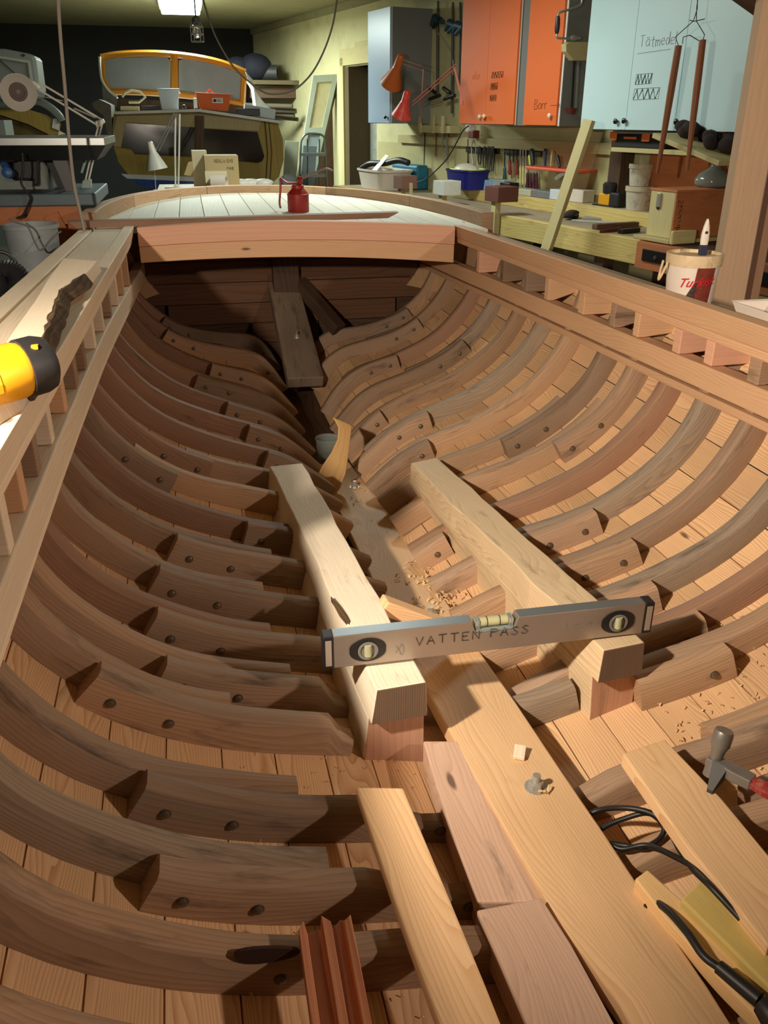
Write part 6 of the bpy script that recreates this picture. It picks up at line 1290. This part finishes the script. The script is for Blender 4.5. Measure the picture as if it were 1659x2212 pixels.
# big white arm lamp
LYl = 4.3; kl = (yp(40, 200, LYl)-CAM).dot(_fw)/FPX
t = thing('large_arm_lamp', yp(180, 420, LYl), 'large white articulated lamp with open round shade turned to the viewer', 'lamp')
c_ = yp(40, 200, LYl); ax = (CAM-c_).normalized()+Vector((.05, 0, -.12)); ax.normalize()
mb = MB(); mb.lathe([(9*kl, -40*kl), (14*kl, -36*kl), (18*kl, -16*kl), (30*kl, -6*kl), (37.5*kl, 0), (36.5*kl, .2*kl), (28*kl, -6*kl), (19*kl, -10*kl)], c_, ax, 32, caps=False); mb.build('shade', plain('shade_white', (206, 200, 192), .45, var=.05), t, smooth=40)
mb = MB(); mb.lathe([(19*kl, -11*kl), (18*kl, -9*kl), (13*kl, -9*kl), (12*kl, -13*kl), (1e-4, -13*kl)], c_, ax, 24); mb.build('bulb_holder', plain('holder_brown', (96, 82, 74), .5), t, smooth=40)
mb = MB(); mb.lathe([(4*kl, -13*kl), (5*kl, -8*kl), (1e-4, -6*kl)], c_, ax, 12); mb.build('bulb', plain('bulb_grey', (140, 128, 120), .3), t, smooth=40)
mb = MB(); ytube(mb, [(70, 178), (80, 184), (84, 192)], LYl+.03, 4.5*kl); ytube(mb, [(84, 178), (222, 260)], LYl+.02, 2.3*kl); ytube(mb, [(84, 194), (213, 272)], LYl+.02, 2.3*kl); mb.build('upper_arm', M_LW, t)
mb = MB(); ytube(mb, [(72, 205), (110, 212), (136, 218)], LYl+.03, 1.1*kl); ytube(mb, [(160, 234), (206, 254)], LYl+.03, 2*kl); mb.build('springs', M_STEEL, t)
mb = MB(); yprism(mb, [(205, 262), (222, 256), (227, 264), (218, 272), (208, 276)], LYl, .03); mb.build('elbow', M_LW, t, bev=.004)
mb = MB()
for dx in (0, 7): ytube(mb, [(213+dx, 270), (198+dx, 330), (184+dx, 392)], LYl+.02, 2.1*kl)
mb.build('lower_arm', M_LW, t)
mb = MB(); ytube(mb, [(192, 322), (176, 374)], LYl+.03, 3.5*kl); yprism(mb, [(178, 390), (196, 388), (198, 420), (186, 424), (182, 412), (174, 412)], LYl, .05); mb.build('clamp_base', plain('clamp_green', (150, 170, 160), .5), t, bev=.004)
# blue-grey bench with wooden apron
GY = 4.0; gz = yp(90, 432, GY).z
t = thing('blue_bench', (yp(20, 440, GY).x, GY+.3, 0), 'blue-grey topped bench on a wooden frame carrying the table saw', 'bench'); xr = yp(210, 440, GY).x; xl = yp(-160, 440, GY).x
mb = MB(); mb.box(((xl+xr)/2, GY+.30, gz+.0), (xr-xl, .62, .05)); mb.build('top', plain('bench_blue', (86, 104, 110), .5, var=.15, dirt=.2), t, bev=.006)
mb = MB(); mb.box(((xl+xr)/2-.03, GY+.03, gz-.062), (xr-xl-.1, .035, .075)); mb.build('apron', M_CHO, t)
for px in (160, -60): p = yp(px, 460, GY); mb = MB(); mb.box((p.x, GY+.06, (gz-.1)/2), (.07, .07, gz-.1)); mb.build('leg', M_CHO, t)
mb = MB(); mb.beam(yp(112, 462, GY+.02), yp(150, 530, GY+.02), .06, .05, (0, 1, 0)); mb.build('brace', M_CHO, t)
# table saw
t = thing('table_saw', (yp(40, 400, 4.2).x, 4.3, gz+.025), 'dark cast iron table saw with splayed legs on the blue-grey bench', 'table saw')
tz = yp(60, 297, 4.05).z; xs = yp(228, 305, 4.05).x
mb = MB(); mb.box(((xl+xs)/2, 4.30, tz-.015), (xs-xl, .60, .03)); mb.build('table', plain('saw_table', (150, 152, 150), .35, .6, var=.15), t, bev=.002)
mb = MB(); mb.loft([[(xl, 4.02, tz-.031), (xs, 4.02, tz-.031), (xs-.05, 4.1, tz-.09), (xl, 4.1, tz-.09)], [(xl, 4.58, tz-.031), (xs, 4.58, tz-.031), (xs-.05, 4.5, tz-.09), (xl, 4.5, tz-.09)]]); mb.build('table_skirt', M_MD, t)
mb = MB(); yprism(mb, [(100, 316), (136, 316), (168, 434), (152, 434)], 4.12, .10); mb.build('leg', plain('saw_leg', (84, 80, 82), .5, .2, var=.1), t)
mb = MB(); yprism(mb, [(86, 318), (100, 316), (150, 430), (134, 426)], 4.3, .08); mb.build('leg', M_MD, t)
mb = MB(); yprism(mb, [(-100, 336), (80, 336), (102, 360), (108, 418), (-100, 420)], 4.26, .2); mb.build('body', M_MG, t, bev=.01)
mb = MB(); yprism(mb, [(26, 332), (80, 332), (82, 402), (70, 402), (70, 390), (26, 388)], 4.18, .08); mb.build('motor', M_MD, t, bev=.01)
mb = MB(); yprism(mb, [(-20, 310), (30, 310), (32, 350), (-20, 350)], 4.10, .06); sw = mb.build('switch_box', M_MD, t, bev=.006)
mb = MB(); yprism(mb, [(4, 319), (18, 318), (20, 326), (5, 327)], 4.085, .014); mb.build('switch', plain('switch_red', (190, 70, 60), .4), sw)
mb = MB(); mb.lathe([(.022, 0), (.022, .05), (.014, .055)], yp(20, 374, 4.08), (0, -1, .1), 14); mb.tube([yp(8, 352, 4.12), yp(18, 370, 4.1)], .016, 8); mb.build('plug', plain('plug_blue', (52, 92, 150), .4), sw, smooth=40)
mb = MB(); yprism(mb, [(72, 311), (78, 311), (82, 332), (76, 334)], 4.12, .02); mb.build('lever', M_WPAINT, t)
cord('machine_cable', [(48, 330), (50, 370), (46, 395), (58, 415), (66, 428), (60, 445), (50, 465), (36, 472)], 3.95, .005, M_BLACK, 'dark cable looping from the table saw down past the bench apron')
# white buckets and hose below
P = Vector((yp(78, 560, 3.45).x, 3.45, 0)); kq = (P+Vector((0, 0, .8))-CAM).dot(_fw)/FPX
zt = yp(78, 492, 3.45).z; t = thing('large_white_bucket', (P.x, P.y, 0), 'large dusty white bucket on the floor beside the hull, outer of a nested pair', 'bucket'); M_DW = plain('dusty_white', (146, 152, 154), .55, var=.12, dirt=.3, dirt_col=(96, 98, 96))
st_ = MB(); st_.box((P.x, P.y, .22), (.36, .36, .44)); tag(st_.build('stool_box', M_DARKW, bev=.004), 'dark box carrying the dusty white bucket', 'box')
z0 = .441; t.location.z = z0
mb = MB(); r = 52*kq; mb.lathe([(r*.80, 0), (r*.92, (zt-z0)*.72), (r*1.06, (zt-z0)*.73), (r*1.06, (zt-z0)*.80), (r*.95, (zt-z0)*.80), (r*1.0, (zt-z0)), (r*1.06, (zt-z0)), (r*1.06, (zt-z0)*1.02), (r*.96, (zt-z0)*1.02), (r*.9, (zt-z0)*.8), (1e-4, (zt-z0)*.78)], (P.x, P.y, z0), (0, 0, 1), 28); mb.build('shell', M_DW, t, smooth=40)
cord('bucket_cable', [(20, 470), (34, 480), (60, 490), (74, 520), (88, 540), (108, 520), (122, 506), (132, 500)], 3.25, .0032, plain('cord_dk', (100, 98, 94), .6), 'grey cable draped over the large white bucket')
cord('bucket_cable', [(-20, 540), (16, 548), (36, 570), (44, 610), (46, 660)], 2.7, .005, M_BLACK, 'dark cable curving beside the corrugated hose')
mb = MB(); Pq = bez([yp(a_, b_, 2.6) for a_, b_ in ((48, 660), (40, 610), (22, 590), (4, 598), (-14, 640))], 16); mb.tube(Pq, [.034*(1+.10*(i % 2)) for i in range(len(Pq))], 10); tag(mb.build('corrugated_hose', M_TBLK, smooth=30), 'black corrugated suction hose beside the hull', 'hose')
